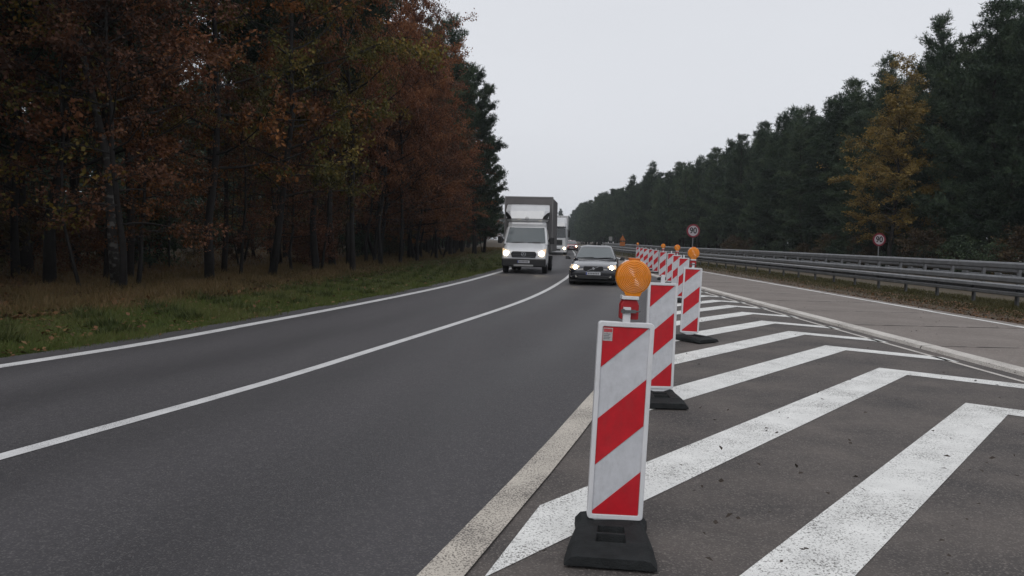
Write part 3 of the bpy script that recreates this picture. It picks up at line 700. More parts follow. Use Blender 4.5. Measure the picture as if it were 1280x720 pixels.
blades('forest_grass', 'thin dry grass on the floor of the wood', 50000, (10, 90), lambda Y, g: ev(Y) - 9 - 16 * g.random(len(Y)), (0.10, 0.35), 0.014, G_DRY, 46)
blades('median_grass', 'rough grass under the median barriers', 60000, (12, 150), lambda Y, g: 11.2 + 3.4 * g.random(len(Y)) ** 0.7 + np.maximum(0, (Y - 90)) * 0.07, (0.04, 0.13), 0.012, leafmat('grass_median', [(0.05, 0.042, 0.015), (0.058, 0.058, 0.02), (0.075, 0.066, 0.028), (0.09, 0.062, 0.034)], trans=0.3), 43)
blades('verge_weeds', 'coarser weed tufts standing in the green verge', 16000, (8, 60), lambda Y, g: ev(Y) - 0.9 - 3.6 * (np.floor(Y*2.3)*0.618 % 1) + g.normal(0, .10, len(Y)), (0.10, 0.24), 0.02, leafmat('weed_green', [(0.03, 0.045, 0.012), (0.06, 0.075, 0.02), (0.09, 0.10, 0.035), (0.12, 0.10, 0.04)], trans=0.3), 49)
def litter(name, label, n, ysamp, xfn, size, z, M, seed):
    rg = np.random.default_rng(seed); u = rg.random(n); y0, y1 = ysamp; Y = 1/(1/y0 + u*(1/y1 - 1/y0))
    P = np.stack([xfn(Y, rg), Y, np.full(n, z) + rg.random(n)*0.02], 1)
    d = unit(np.stack([rg.normal(0,1,n), rg.normal(0,1,n), rg.normal(0,.22,n)], 1)); s = unit(np.cross(d, np.array([0,0,1.0]) + rg.normal(0,.25,(n,3))))
    l = size * rg.uniform(0.6, 1.4, (n,1)); nn = np.cross(s, d)
    V = np.stack([P, P+d*l*.5+s*l*.32+nn*l*.1, P+d*l, P+d*l*.5-s*l*.32+nn*l*.12], 1).reshape(-1,3); V[:,2] = np.maximum(V[:,2], z)
    o = link(name, quads_mesh(name, V, 4, np.clip(rg.normal(.5,.28,n),0,1), M)); return tag(o, label, 'leaf litter', kind='stuff')
litter('leaf_litter', 'fallen brown leaves in the grass below the oaks', 34000, (9, 110), lambda Y, g: ev(Y) - 3.6 - 2.2*(1+np.sin(Y*0.7)*np.sin(Y*0.23)) * g.random(len(Y)) - 9 * g.random(len(Y)) ** 1.5, 0.12, 0.0, G_LITTER, 44)
litter('verge_leaves', 'scattered fallen leaves on the green verge and road shoulder', 2600, (7.5, 70), lambda Y, g: ev(Y) - 0.42 - 3.8 * g.random(len(Y)) ** 0.8, 0.085, 0.012, G_LITTER, 48)
litter('fallen_leaves', 'fallen brown leaves along the edge of the concrete slabs', 16000, (11, 80), lambda Y, g: 9.95 + 2.6 * g.random(len(Y)) ** 1.3, 0.06, 0.0, G_LITTER, 45)
litter('road_debris', 'scattered dark crumbs and leaf bits on the hatched asphalt', 420, (3.2, 26), lambda Y, g: np.vectorize(right)(Y) + 0.3 + (9.4 - np.vectorize(right)(Y)) * g.random(len(Y)), 0.035, 0.05, mat('debris', (0.035, 0.026, 0.02), 0.9), 47)

# ------------------------------------------------------------------ median barriers
railx = spline([(13.45, 6), (13.4, 30), (13.0, 54), (12.2, 78), (13.3, 120), (18.5, 200), (30, 380)])
WB = [(.02,0),(-.02,.004),(-.08,.025),(-.09,.10),(-.03,.118),(.05,.125),(.055,.155),(.05,.185),(-.03,.192),(-.09,.21),(-.08,.285),(-.02,.306),(.02,.31)]
def sweep(name, fn, dx, z0, prof, y0, y1, M, parent):
    b = MB(); ys = np.linspace(y0, y1, 3); n = len(prof)
    for y in ys: b.v += [(fn(y) + dx + p, y, z0 + q) for p, q in prof]
    for i in range(2):
        for k in range(n - 1): b.f.append([i*n+k, i*n+k+1, (i+1)*n+k+1, (i+1)*n+k]); b.m.append(0)
    return b.build(name, M, parent, recalc=False)
def solid(me, t=0.006):
    m_ = me.modifiers.new('thick', 'SOLIDIFY'); m_.thickness = t; m_.offset = 0
b = MB(); b.box(-.03,.03,-.055,.055,-.25,.60); post_a = b.mesh('post', GALVD)
b = MB(); b.box(-.05,.0,-.05,.05,.30,.54); spacer = b.mesh('spacer_block', GALVD)
A = thing('crash_barrier', 'grey steel crash barrier with two-ridged beam standing in the grass beside the concrete slabs', 'guardrail')
y = 7.0
while y < 200:
    solid(sweep('rail_beam', railx, -0.05, 0.27, WB, y, y + 3.985, GALV, A)); y += 4.0
y = 7.3
while y < 170:
    link('post', post_a, A, loc=(railx(y) + 0.03, y, 0)); link('spacer_block', spacer, A, loc=(railx(y), y, 0)); y += 2.0
Bt = thing('crash_barrier', 'taller galvanised barrier with upper and lower beams behind the front one', 'guardrail')
FL = [(0,0),(-.03,.01),(-.06,.05),(-.06,.17),(-.03,.22),(0,.23)]
y = 10.0
while y < 190:
    solid(sweep('rail_beam', railx, 3.15, 0.40, FL, y, y + 3.985, GALV, Bt)); solid(sweep('rail_beam', railx, 3.35, 0.86, FL, y, y + 3.985, GALV, Bt))
    solid(sweep('rail_beam', railx, 3.85, 0.70, FL, y, y + 3.985, GALV, Bt)); y += 4.0
b = MB(); b.box(-.05,.05,-.055,.055,-.25,1.07); post_b = b.mesh('post', GALV)
b = MB(); b.box(-.28,.0,.06,1.05,.60,.66); b.box(-.30,-.24,.70,1.02,.62,.72); rung = b.mesh('tie_bar', GALV)
y = 10.6
while y < 170:
    link('post', post_b, Bt, loc=(railx(y) + 3.42, y, 0)); link('tie_bar', rung, Bt, loc=(railx(y) + 3.52, y, 0)); y += 2.0

# ------------------------------------------------------------------ beacon boards
BW, BH, BZ = 0.28, 1.0, 0.115
def rrect(w_, z0, z1, r_, n=4):
    pts = []
    for cx, cz, a0 in ((w_/2-r_, z1-r_, 0), (-w_/2+r_, z1-r_, 90), (-w_/2+r_, z0+r_, 180), (w_/2-r_, z0+r_, 270)):
        for k in range(n + 1):
            a = R(a0 + 90*k/n); pts.append((cx + r_*math.cos(a), cz + r_*math.sin(a)))
    return pts
def clip(poly, a, b_, c):
    out = []
    for i in range(len(poly)):
        p, q = poly[i], poly[(i+1) % len(poly)]; fp, fq = a*p[0]+b_*p[1]-c, a*q[0]+b_*q[1]-c
        if fp >= 0: out.append(p)
        if (fp >= 0) != (fq >= 0):
            t = fp/(fp-fq); out.append((p[0]+(q[0]-p[0])*t, p[1]+(q[1]-p[1])*t))
    return out
def base_mesh():
    xs = [-.212,-.208,-.182,-.15,-.12,-.075,-.07,.07,.075,.12,.15,.182,.208,.212]
    ys = [-.41,-.407,-.36,-.30,-.275,-.27,-.19,-.185,-.165,-.16,-.09,-.085,-.06,-.03,.03,.06,.09,.12,.135,.14]
    def hh(x, y):
        a = abs(y)
        h = np.interp(a, [0, .06, .20, .29, .30, .36, .41], [.090, .090, .086, .080, .072, .062, .056]) - (0.03 if y > .125 else 0)
        w_ = np.interp(abs(x), [0, .15, .182, .212], [0, 0, .006, .022]); h -= w_
        if abs(x) <= .0701 and y < 0 and (.19 <= a <= .27 or .09 <= a <= .16): h -= .04
        if abs(x) > .20: h -= .012
        return max(h, .02)
    b = MB(); nx, ny = len(xs), len(ys)
    def tx(x, y): return x * np.interp(abs(y), [0, .1, .36, .41], [.80, .86, 1.0, .99])
    for yy in ys:
        for xx in xs: b.v.append((tx(xx, yy), yy, hh(xx, yy)))
    for j in range(ny-1):
        for i in range(nx-1): b.f.append([j*nx+i, j*nx+i+1, (j+1)*nx+i+1, (j+1)*nx+i]); b.m.append(0)
    per = [i for i in range(nx)] + [j*nx+nx-1 for j in range(1, ny)] + [(ny-1)*nx+i for i in range(nx-2, -1, -1)] + [j*nx for j in range(ny-2, 0, -1)]
    o = len(b.v)
    for p in per: b.v.append((b.v[p][0]*1.01, b.v[p][1]*1.004, 0.009))
    n = len(per)
    for k in range(n): b.f.append([per[k], per[(k+1)%n], o+(k+1)%n, o+k]); b.m.append(0)
    b.f.append([o+k for k in range(n)]); b.m.append(0)
    return b.mesh('rubber_base', RUB)
def beacon_parts():
    P = {}
    b = MB(); b.prism(rrect(BW-.012, BZ+.006, BZ+BH-.006, .012), -.014, .014); P['panel'] = b.mesh('panel', BSHEET)
    o_, i_ = rrect(BW, BZ, BZ+BH, .018), rrect(BW-.046, BZ+.023, BZ+BH-.023, .008)
    n = len(o_); b = MB()
    b.v = [(x,-.022,z) for x,z in o_] + [(x,-.022,z) for x,z in i_] + [(x,.022,z) for x,z in o_] + [(x,.022,z) for x,z in i_]
    for k in range(n):
        q = (k+1) % n
        for f in ((k,q,n+q,n+k),(2*n+k,3*n+k,3*n+q,2*n+q),(k,2*n+k,2*n+q,q),(n+k,n+q,3*n+q,3*n+k)): b.f.append(list(f)); b.m.append(0)
    # neck that plugs into the base
    b.prism([(-BW/2+.02, BZ-.001), (BW/2-.02, BZ-.001), (.03, BZ-.032), (-.03, BZ-.032)], -.016, .016)
    P['frame'] = b.mesh('frame', BWHITE)
    x0, x1, z0, z1 = -BW/2+.0245, BW/2-.0245, BZ+.0245, BZ+BH-.0245
    P['stripes'] = []
    for lo, hi in ((-.1, .205), (.465, .70), (.935, 1.3)):
        poly = [(x0,z0),(x1,z0),(x1,z1),(x0,z1)]            # value = depth below top + 0.9 * distance from left
        poly = clip(poly, .9, -1, lo - z1 + .9*x0); poly = clip(poly, -.9, 1, -(hi - z1 + .9*x0))
        if len(poly) > 2:
            b = MB(); b.prism(poly, -.0165, -.0141); P['stripes'].append(b.mesh('red_stripe', BRED))
    b = MB(); b.box(-.018,.018,-.012,.012, BZ+BH-.002, BZ+BH+.075); P['stem'] = b.mesh('stem', BWHITE)
    z = BZ + BH
    b = MB(); b.prism([(-.046,z+.012),(.046,z+.012),(.046,z+.085),(.034,z+.112),(-.034,z+.112),(-.046,z+.085)], .014, .085); P['housing'] = b.mesh('battery_housing', LRED)
    b = MB(); b.box(-.042,.042,.004,.09,z+.1125,z+.130); P['collar'] = b.mesh('collar', BWHITE)
    b = MB(); b.box(-.028,.028,-.022,.013,z+.048,z+.062); b.lathe([(.012,-.004),(.012,.004)], 'y', 12, c=(-.036,-.014,z+.055)); b.tube([(.028,-.01,z+.055),(.05,-.01,z+.058)], .004, 6); P['clamp'] = b.mesh('clamp', GALVD)
    cz = z + .225; R_ = .0895
    fr = [(.004 + .0775*q/19, -(.046 - .016*(q/19)**2.2) + (.0024 if q % 2 else 0)) for q in range(20)]
    prof = fr + [(.0865,-.026),(R_,-.014),(R_,.014),(.0865,.026)] + [(r_, -h_) for r_, h_ in fr[::-1]]
    b = MB(); b.lathe(prof, 'y', 40, c=(0,.047,cz)); b.prism([(-.036,z+.1305),(.036,z+.1305),(.05,z+.165),(-.05,z+.165)], .020, .074); P['lens'] = b.mesh('amber_lens', AMBER)
    for k in range(len(P['lens'].polygons)): P['lens'].polygons[k].use_smooth = False
    b = MB(); b.box(-.028,.028,.025,.069,cz+R_-.008,cz+R_+.006); P['cap'] = b.mesh('lens_cap', AMBERD)
    P['base'] = base_mesh()
    return P
BP = beacon_parts()
def beacon(px, Y, lamp, lean, turn, label, brot=0.0, name='beacon_board', X=None):
    x = X if X is not None else px
    t = thing(name, label, 'traffic barrier', (x, Y, 0.0045), turn, 'row of red and white beacon boards')
    bo = link('rubber_base', BP['base'], t, bevel=0.004, rotz=brot)
    pn = link('panel', BP['panel'], t)
    kids = [pn, link('frame', BP['frame'], t, bevel=0.003), link('stem', BP['stem'], t)]
    if lamp:
        lb = link('battery_housing', BP['housing'], t, bevel=0.006); kids += [lb]
        link('collar', BP['collar'], lb, bevel=0.003); link('clamp', BP['clamp'], lb)
        le = link('amber_lens', BP['lens'], t); kids.append(le); link('lens_cap', BP['cap'], le, bevel=0.003)
    for me in BP['stripes']: link('red_stripe', me, pn)
    for k in kids: k.rotation_euler = (0, lean, 0)
    return t
def bx_(px, Y): return (px - 640) / 1000 * Y
ROW = [  # photo column, distance, lamp, lean, turn, label
    (776, 3.98, 1, 1.7, 0, 'leaning red and white beacon board with a small sticker in its corner and amber lamp'),
    (827, 7.50, 0, .6, 3, 'lampless beacon board directly behind the board with the sticker'),
    (863.5, 12.25, 1, 1.4, -4, 'amber-lamped beacon board next after the first lampless board, standing clear on the chevrons'),
    (853, 20.3, 0, .8, 6, 'lampless beacon board fourth along the row from the sticker board, mostly hidden'),
    (845, 24.0, 1, .5, 0, 'lamped beacon board fifth along the row from the sticker board'),
    (837.5, 28.2, 0, .8, 0, 'lampless beacon board sixth along the row from the sticker board'),
    (827.5, 32.0, 1, .2, -3, 'lamped beacon board seventh along the row from the sticker board'),
    (818.5, 37.5, 0, .4, 22, 'lampless beacon board eighth along the row, turned aside from the traffic'),
    (812, 41.5, 0, .4, 24, 'lampless beacon board ninth along the row, turned aside from the traffic'),
    (806, 45.0, 0, .2, 0, 'lampless beacon board tenth along the row from the sticker board'),
    (801, 49.0, 0, .3, 0, 'lampless beacon board eleventh along the row from the sticker board'),
    (796, 55.0, 1, .1, 20, 'lamped beacon board at the far end of the row')]
for i, (px, Y, lamp, lean, turn, lab) in enumerate(ROW):
    t = beacon(None, Y, lamp, R(lean), R(turn), lab, brot=R([-7, -4, 38, 5, 0, 8, -6, 3, 0, 4, -3, 0][i]), X=bx_(px, Y))
    if Y > 26: t.location.z = 0.01
    if i == 0:
        for ch in t.children:
            kn = ch.name.split('.')[0]
            ch.location = {'rubber_base': (-0.016, -0.02, 0), 'amber_lens': (0.028, 0, -0.022), 'battery_housing': (0.016, 0, -0.022)}.get(kn, (0, 0, -0.022))
        b = MB(); z1 = BZ + BH - .03
        z1 -= .022; b.box(-.1135, -.066, -.0172, -.0167, z1-.066, z1-.001)
        st = b.build('sticker', GREYP, t); st.rotation_euler = (0, R(lean), 0)
        b = MB(); b.box(-.110, -.069, -.0178, -.0174, z1-.022, z1-.005)
        b.build('sticker_band', mat('sticker_red', (0.38, 0.05, 0.06), 0.5, 0, 0.3, 150), st)
        b = MB()
        for q in range(4): b.box(-.110, -.078 - .004*(q % 2), -.0178, -.0174, z1-.034-q*.008, z1-.030-q*.008)
        b.build('sticker_print', mat('print_grey', (0.16, 0.16, 0.17), 0.6), st)

# ------------------------------------------------------------------ signs
def text_mesh(body, size, M):
    cu = bpy.data.curves.new('t', 'FONT'); cu.body = body; cu.size = size; cu.align_x = 'CENTER'; cu.align_y = 'CENTER'; cu.extrude = 0.002; cu.offset = 0.012
    o = bpy.data.objects.new('t', cu); C.objects.link(o)
    dg = bpy.context.evaluated_depsgraph_get(); dg.update()
    me = bpy.data.meshes.new_from_object(o.evaluated_get(dg)); bpy.data.objects.remove(o)
    me.materials.clear(); me.materials.append(M); return me
NINETY = text_mesh('90', 0.50, SBLACK)
def limit_sign(px, py, Y, label):
    x = bx_(px, Y); d = fw * F + rt * (px - 640) + up * (360 - py); x = d.x / d.y * Y; zc = CAM_H + d.z / d.y * Y
    t = thing('speed_limit_sign', label, 'road sign', (x, Y, -0.06), 0, None)
    zc += .06
    b = MB(); b.tube([(0, .03, -.3), (0, .03, zc + .26)], .03, 10); b.build('pole', GALV, t)
    b = MB(); b.lathe([(.385, -.012), (.385, .0)], 'y', 40, c=(0, 0, zc)); ds = b.build('disc', SRED, t)
    b = MB(); b.lathe([(.288, -.0155), (.288, -.0125)], 'y', 40, c=(0, 0, zc)); b.build('white_field', SWHITE, ds)
    o = link('numeral', NINETY, ds, loc=(0, -.019, zc)); o.rotation_euler = (R(90), 0, 0); o.scale = (0.84, 0.96, 1)
    return t
limit_sign(866.5, 288.5, 46.0, 'round red and white 90 speed limit sign on a pole above the beacon boards')
limit_sign(1099, 299.5, 47.5, 'round red and white 90 speed limit sign behind the tall barrier by the pines')
t = thing('warning_sign', 'small distant orange roadworks sign on a post beside the road', 'road sign', (bx_(776.5, 78), 78, -0.05))
b = MB(); b.tube([(0,.03,-.2),(0,.03,2.3)], .03, 8); b.build('post', GALV, t)
b = MB(); b.prism([(-.30,1.62),(.30,1.62),(0,2.16)], -.012, .0); b.build('triangle', SORANGE, t)
b = MB(); b.box(-.26,.26,-.012,0,1.1,1.5); b.build('panel', SORANGE, t)
t = thing('road_sign', 'tiny distant pale sign on a post beyond the crash barrier', 'road sign', (bx_(761.5, 120), 120, -0.05))
b = MB(); b.tube([(0,.03,-.2),(0,.03,2.2)], .035, 8); b.build('post', GALV, t)
b = MB(); b.box(-.25,.25,-.012,0,1.6,2.2); b.build('panel', mat('sign_pale', (0.2,0.2,0.2),.5), t)

# ------------------------------------------------------------------ vehicles (front faces -y)
def wheel(parent, x, y, r_, w_):
    s = 1 if x > 0 else -1
    b = MB(); b.lathe([(r_*.62, -w_/2), (r_*.93, -w_/2), (r_, -w_*.36), (r_, w_*.36), (r_*.93, w_/2), (r_*.62, w_/2)], 'x', 28, c=(x, y, r_))
    wo = b.build('wheel', TYRE, parent, smooth=False)
    b = MB(); b.lathe([(r_*.60, -.01), (r_*.60, .012), (r_*.5, .004), (r_*.2, -.012), (.05, .012)], 'x', 20, c=(x + s*w_/2, y, r_))
    b.build('rim', RIM, wo)
def plate(parent, y, z, w_=.52):
    b = MB(); b.box(-w_/2, w_/2, y-.012, y, z-.055, z+.055); p = b.build('number_plate', PLATE, parent)
    b = MB(); b.box(-w_/2+.004, -w_/2+.045, y-.0145, y-.0125, z-.05, z+.05); b.build('plate_band', PBLUE, p)
    b = MB()
    for k in range(7): b.box(-w_/2+.075+k*.058, -w_/2+.115+k*.058, y-.0145, y-.0125, z-.034, z+.034)
    b.build('plate_characters', mat('plate_ink', (0.11, 0.11, 0.12), 0.5), p)
def ring(y, w_, zb, zs, crown, n=None):
    h = [(0, zb), (w_*.82, zb), (w_*.97, zb+.10), (w_, zb+.24), (w_*.985, zs-.13), (w_*.90, zs-.03), (w_*.55, zs+crown*.7), (0, zs+crown)]
    return [(x, y, z) for x, z in h] + [(-x, y, z) for x, z in h[-2:0:-1]]

def sedan(name, label, x, y, rz, M):
    t = thing(name, label, 'car', (x, y, 0.009), rz)
    st = [(0.00,.62,.30,.56,.01),(.05,.76,.22,.63,.02),(.18,.84,.18,.69,.03),(.45,.885,.18,.76,.035),(1.0,.90,.18,.85,.04),(1.38,.90,.18,.91,.03),(2.2,.90,.18,.93,.02),(3.4,.90,.18,.96,.02),(3.9,.89,.2,1.0,.03),(4.4,.84,.24,.99,.03),(4.55,.76,.32,.93,.02),(4.58,.66,.4,.85,.01)]
    b = MB(); b.loft([ring(*s_) for s_ in st]); body = b.build('body', M, t, smooth=True, sub=1)
    # cabin: loft of plan outlines
    def plan(z, y0, y1, w_, rr=.16):
        pts = []
        for cx, cy, a0 in ((w_-rr, y1-rr, 0), (-w_+rr, y1-rr, 90), (-w_+rr, y0+rr, 180), (w_-rr, y0+rr, 270)):
            for k in range(4):
                a = R(a0 + 30*k); pts.append((cx+rr*math.cos(a), cy+rr*math.sin(a), z))
        return pts
    b = MB(); b.loft([plan(.86,1.22,4.05,.80,.2), plan(.96,1.40,3.95,.775,.2), plan(1.36,2.12,3.32,.60,.16), plan(1.41,2.24,3.2,.55,.16), plan(1.43,2.45,3.0,.40,.14)])
    b.build('roof', M, t, smooth=True)
    # windscreen, rear and side panes set proud of the cabin shell
    def pane(nm, q, G_): b = MB(); b.add(q, [(0,1,2,3)]); o = b.build(nm, G_, t, recalc=False); solid(o, .006)
    yb = lambda z: 1.40 + (z-.96)*(2.12-1.40)/.40
    hw = lambda z: .775 + (z-.96)*(.60-.775)/.40
    b = MB(); n = 6; vs_, fs_ = [], []
    for zz in (.975, 1.34):
        for k in range(n+1):
            u = -1 + 2*k/n; vs_.append((u*(hw(zz)-.075), yb(zz) - .012 - .035*(1-u*u), zz))
    for k in range(n): fs_.append((k, k+1, n+1+k+1, n+1+k))
    b.add(vs_, fs_); o = b.build('windscreen', WSG, t, recalc=False); solid(o, .006)
    for s_ in (-1, 1):
        X_ = lambda z: s_*(hw(z)+.008)
        pane('side_window', [(X_(.99),1.72,.99),(X_(.99),2.6,.99),(X_(1.32),2.6,1.32),(X_(1.32),2.28,1.32)], DARKG)
        pane('side_window', [(X_(.99),2.66,.99),(X_(.99),3.6,.99),(X_(1.32),3.2,1.32),(X_(1.32),2.66,1.32)], DARKG)
        b = MB(); b.loft([[(s_*.92+a*.0, 1.50+c_, .90+d) for a, c_, d in ((0,0,0),(0,.14,0),(0,.14,.05),(0,0,.05))], [(s_*.98, 1.44+c_, .90+d) for c_, d in ((0,0),(.16,0),(.15,.13),(.02,.13))], [(s_*1.10, 1.46+c_, .91+d) for c_, d in ((0,0),(.14,0),(.13,.11),(.02,.11))]])
        b.build('mirror', BLACKP if M is NAVY else M, t, bevel=.015)
        b = MB(); b.loft([[(s_*.50,.09,.60),(s_*.50,.11,.70),(s_*.50,.2,.70),(s_*.50,.2,.58)], [(s_*.66,.085,.595),(s_*.66,.14,.735),(s_*.66,.28,.735),(s_*.66,.28,.58)], [(s_*.80,.17,.60),(s_*.80,.26,.75),(s_*.80,.42,.74),(s_*.80,.42,.59)]])
        hl = b.build('headlight', HLIT, t, bevel=.01)
        b = MB(); b.lathe([(.072,-.02),(.075,.0),(.05,.03)], 'y', 16, c=(s_*.645,.085,.655)); b.build('lamp', HLAMP, hl)
        b = MB(); b.lathe([(.045,-.01),(.05,.0),(.05,.06)], 'y', 14, c=(s_*.60,.035,.33)); b.build('fog_light', HGLASS, t)
        for yy in (.92, 3.62): wheel(t, s_*.80, yy, .32, .21)
    b = MB(); b.prism([(-.30,.53),(.30,.53),(.36,.60),(.33,.695),(-.33,.695),(-.36,.60)], -.012, .12); gr = b.build('grille', BLACKP, t)
    b = MB(); 
    for k in range(3): b.box(-.32,.32,-.018,-.0125,.56+k*.045,.568+k*.045)
    b.build('slat', BLACKP, gr)
    b = MB(); b.prism([(.22,.69),(.17,.69),(-.22,.54),(-.17,.54)], -.024, -.0185); b.build('diagonal_bar', CHROME, gr)
    b = MB(); b.lathe([(.038,-.033),(.045,-.026)], 'y', 18, c=(0,0,.615)); b.build('badge', CHROME, gr)
    b = MB(); b.box(-.55,.55,-.005,.1,.245,.36); b.build('lower_intake', BLACKP, t, bevel=.01)
    b = MB(); b.box(-.86,.86,.4,4.2,.12,.2); b.build('underbody', BLACKP, t)
    b = MB(); b.box(-.75,.75,.0,.06,.42,.455); b.build('bumper_trim', BLACKP, t)
    plate(t, -.014, .44)
    b = MB()
    for s_ in (-.6, .05): b.tube([(s_,1.38,.965),(s_+.3,1.375,.985),(s_+.55,1.40,.995)], .009, 5)
    b.build('wiper', BLACKP, t)
    return t

def head(y): return -math.atan((centre(y + 3) - centre(y)) / 3)
cx, cy = G(741, 357.5)
sed = sedan('sedan_car', 'dark navy sedan with lit headlights driving in the lane beside the beacon boards', cx, cy, head(cy) , NAVY)
sed.scale = (0.93, 0.93, 0.92)

def van(x, y, rz):
    t = thing('box_van', 'white box van with grey tarpaulin body, roof deflector and lit headlights', 'van', (x, y, 0.009), rz)
    # lower cab and bonnet
    def rg_(y, w_, zb, zs, cr=.03): 
        h = [(0,zb),(w_*.90,zb),(w_*.98,zb+.08),(w_,zb+.3),(w_*.985,zs-.16),(w_*.93,zs-.04),(w_*.6,zs+cr*.6),(0,zs+cr)]
        return [(a,y,z) for a,z in h] + [(-a,y,z) for a,z in h[-2:0:-1]]
    b = MB(); b.loft([rg_(0,.84,.36,.88), rg_(.06,.93,.30,1.0), rg_(.20,.965,.28,1.08), rg_(.55,.98,.28,1.2), rg_(.95,.99,.28,1.33), rg_(1.3,.99,.28,1.42), rg_(2.1,.99,.28,1.46)])
    b.build('cab', VWHITE, t, smooth=True, sub=1)
    b = MB(); P_ = lambda z, y0, w_: [(-w_,y0+.10,z),(-w_*.8,y0+.02,z),(0,y0-.03,z),(w_*.8,y0+.02,z),(w_,y0+.10,z),(w_,2.1,z),(-w_,2.1,z)]
    b.loft([P_(1.26,.80,.97), P_(1.40,.95,.96), P_(2.02,1.40,.86), P_(2.16,1.38,.85), P_(2.27,1.42,.83)]); b.build('cab_roof', VWHITE, t, bevel=.03)
    vs_, fs_ = [], []; n = 6
    for zz, yy, hw in ((1.345, .875, .87), (1.70, 1.15, .82), (2.0, 1.375, .775)):
        for k in range(n+1):
            u = -1+2*k/n; vs_.append((u*hw, yy-.012-.045*(1-u*u)+.05*max(0,abs(u)-.7), zz))
    for j in range(2):
        for k in range(n): fs_.append((j*7+k, j*7+k+1, j*7+8+k, j*7+7+k))
    b = MB(); b.add(vs_, fs_); o = b.build('windscreen', WSG, t, recalc=False); solid(o, .01)
    b = MB(); b.add([(-.79,1.30,1.885),(.79,1.30,1.885),(.76,1.36,1.985),(-.76,1.36,1.985)], [(0,1,2,3)]); o = b.build('tint_band', BLACKP, t, recalc=False); solid(o, .02)
    # wind deflector over the cab
    dfl = MB(); D_ = lambda z, y0, w_, s_: [(-w_,y0+.22,z),(-w_*.78,y0+.06,z),(0,y0,z),(w_*.78,y0+.06,z),(w_,y0+.22,z),(w_,1.98,z),(-w_,1.98,z)]
    dfl.loft([D_(2.272,1.33,.88,0), D_(2.40,1.24,.94,0), D_(2.75,1.40,.98,0), D_(2.98,1.62,.96,0), D_(3.04,1.80,.93,0)]); d_ = dfl.build('wind_deflector', VWHITE, t, bevel=.035)
    for s_ in (-1, 1):
        b = MB(); b.add([(s_*.955,1.50,2.36),(s_*.70,1.245,2.38),(s_*.74,1.29,2.50),(s_*.90,1.46,2.66),(s_*.975,1.62,2.70)], [(0,1,2,3,4)]); o = b.build('dark_flank', BLACKP, d_, recalc=False); solid(o, .04)
        b = MB(); b.loft([[(s_*.98,.98,1.42),(s_*.98,1.06,1.42),(s_*.98,1.06,1.46),(s_*.98,.98,1.46)], [(s_*1.08,.92,1.28),(s_*1.08,1.08,1.28),(s_*1.08,1.08,1.60),(s_*1.08,.92,1.60)], [(s_*1.25,.95,1.30),(s_*1.25,1.08,1.30),(s_*1.25,1.08,1.58),(s_*1.25,.95,1.58)]]); b.build('mirror', BLACKP, t, bevel=.025)
        b = MB(); b.loft([[(s_*.56,.02,.80),(s_*.56,.06,.95),(s_*.56,.2,.95),(s_*.56,.2,.8)], [(s_*.80,.03,.75),(s_*.80,.14,1.04),(s_*.80,.3,1.04),(s_*.80,.3,.75)], [(s_*.93,.10,.80),(s_*.95,.28,1.10),(s_*.95,.42,1.08),(s_*.93,.3,.78)]]); hl = b.build('headlight', HLIT, t, bevel=.015)
        b = MB(); b.lathe([(.105,-.03),(.11,.0),(.06,.03)], 'y', 18, c=(s_*.77,.03,.88)); b.build('lamp', HLAMP, hl)
        b = MB(); b.add([(s_*.985,1.2,1.47),(s_*.985,2.0,1.49),(s_*.89,2.0,2.0),(s_*.89,1.55,2.0)], [(0,1,2,3)]); o = b.build('side_window', DARKG, t, recalc=False); solid(o, .02)
        wheel(t, s_*.86, .95, .34, .22); wheel(t, s_*.86, 4.6, .34, .22); wheel(t, s_*.62, 4.6, .34, .2)
        b = MB(); b.box(min(s_*.72,s_*.98), max(s_*.72,s_*.98), 4.9, 4.93, .2, .7); b.build('mud_flap', BLACKP, t)
    b = MB(); b.prism([(-.50,.70),(.50,.70),(.56,.86),(.48,.96),(-.48,.96),(-.56,.86)], -.025, .1); gr = b.build('grille', BLACKP, t, bevel=.012)
    b = MB()
    for k in range(3): b.box(-.47,.47,-.038,-.027,.745+k*.07,.762+k*.07)
    b.build('slat', GALVD, gr)
    def star(z, y0, r_):
        b = MB(); b.lathe([(r_*.84,y0-.008),(r_,y0-.008),(r_,y0+.004),(r_*.84,y0+.004)], 'y', 22, c=(0,0,z)); b.f = b.f[:-2] + [[k+66, (k+1)%22+66, (k+1)%22, k] for k in range(22)]; b.m = [0]*len(b.f)
        for k in range(3):
            a = R(90+120*k); c_, s2 = math.cos(a), math.sin(a); w_ = r_*.11
            b.prism([(-s2*w_, z+c_*w_), (c_*r_*.9, z+s2*r_*.9), (s2*w_, z-c_*w_)], y0-.006, y0)
        return b
    star(.85, -.045, .10).build('badge', CHROME, gr)
    star(2.40, 1.205, .075).build('badge', BLACKP, d_)
    b = MB(); b.box(-.95,.95,-.02,.30,.30,.66); b.build('bumper', BLACKP, t, bevel=.05)
    b = MB(); b.box(-.42,.42,-.026,-.021,.325,.40); b.build('bumper_step', mat('step_grey', (.25,.25,.25), .5), t)
    plate(t, -.0215, .52)
    for s_ in (-.62, .10):
        b = MB(); b.tube([(s_,.86,1.345),(s_+.3,.83,1.352),(s_+.55,.84,1.36)], .018, 5); b.build('wiper', BLACKP, t)
    # cargo body
    b = MB(); b.box(-1.09,1.09,2.12,6.6,.92,3.38); bd = b.build('cargo_body', TARP, t, bevel=.04)
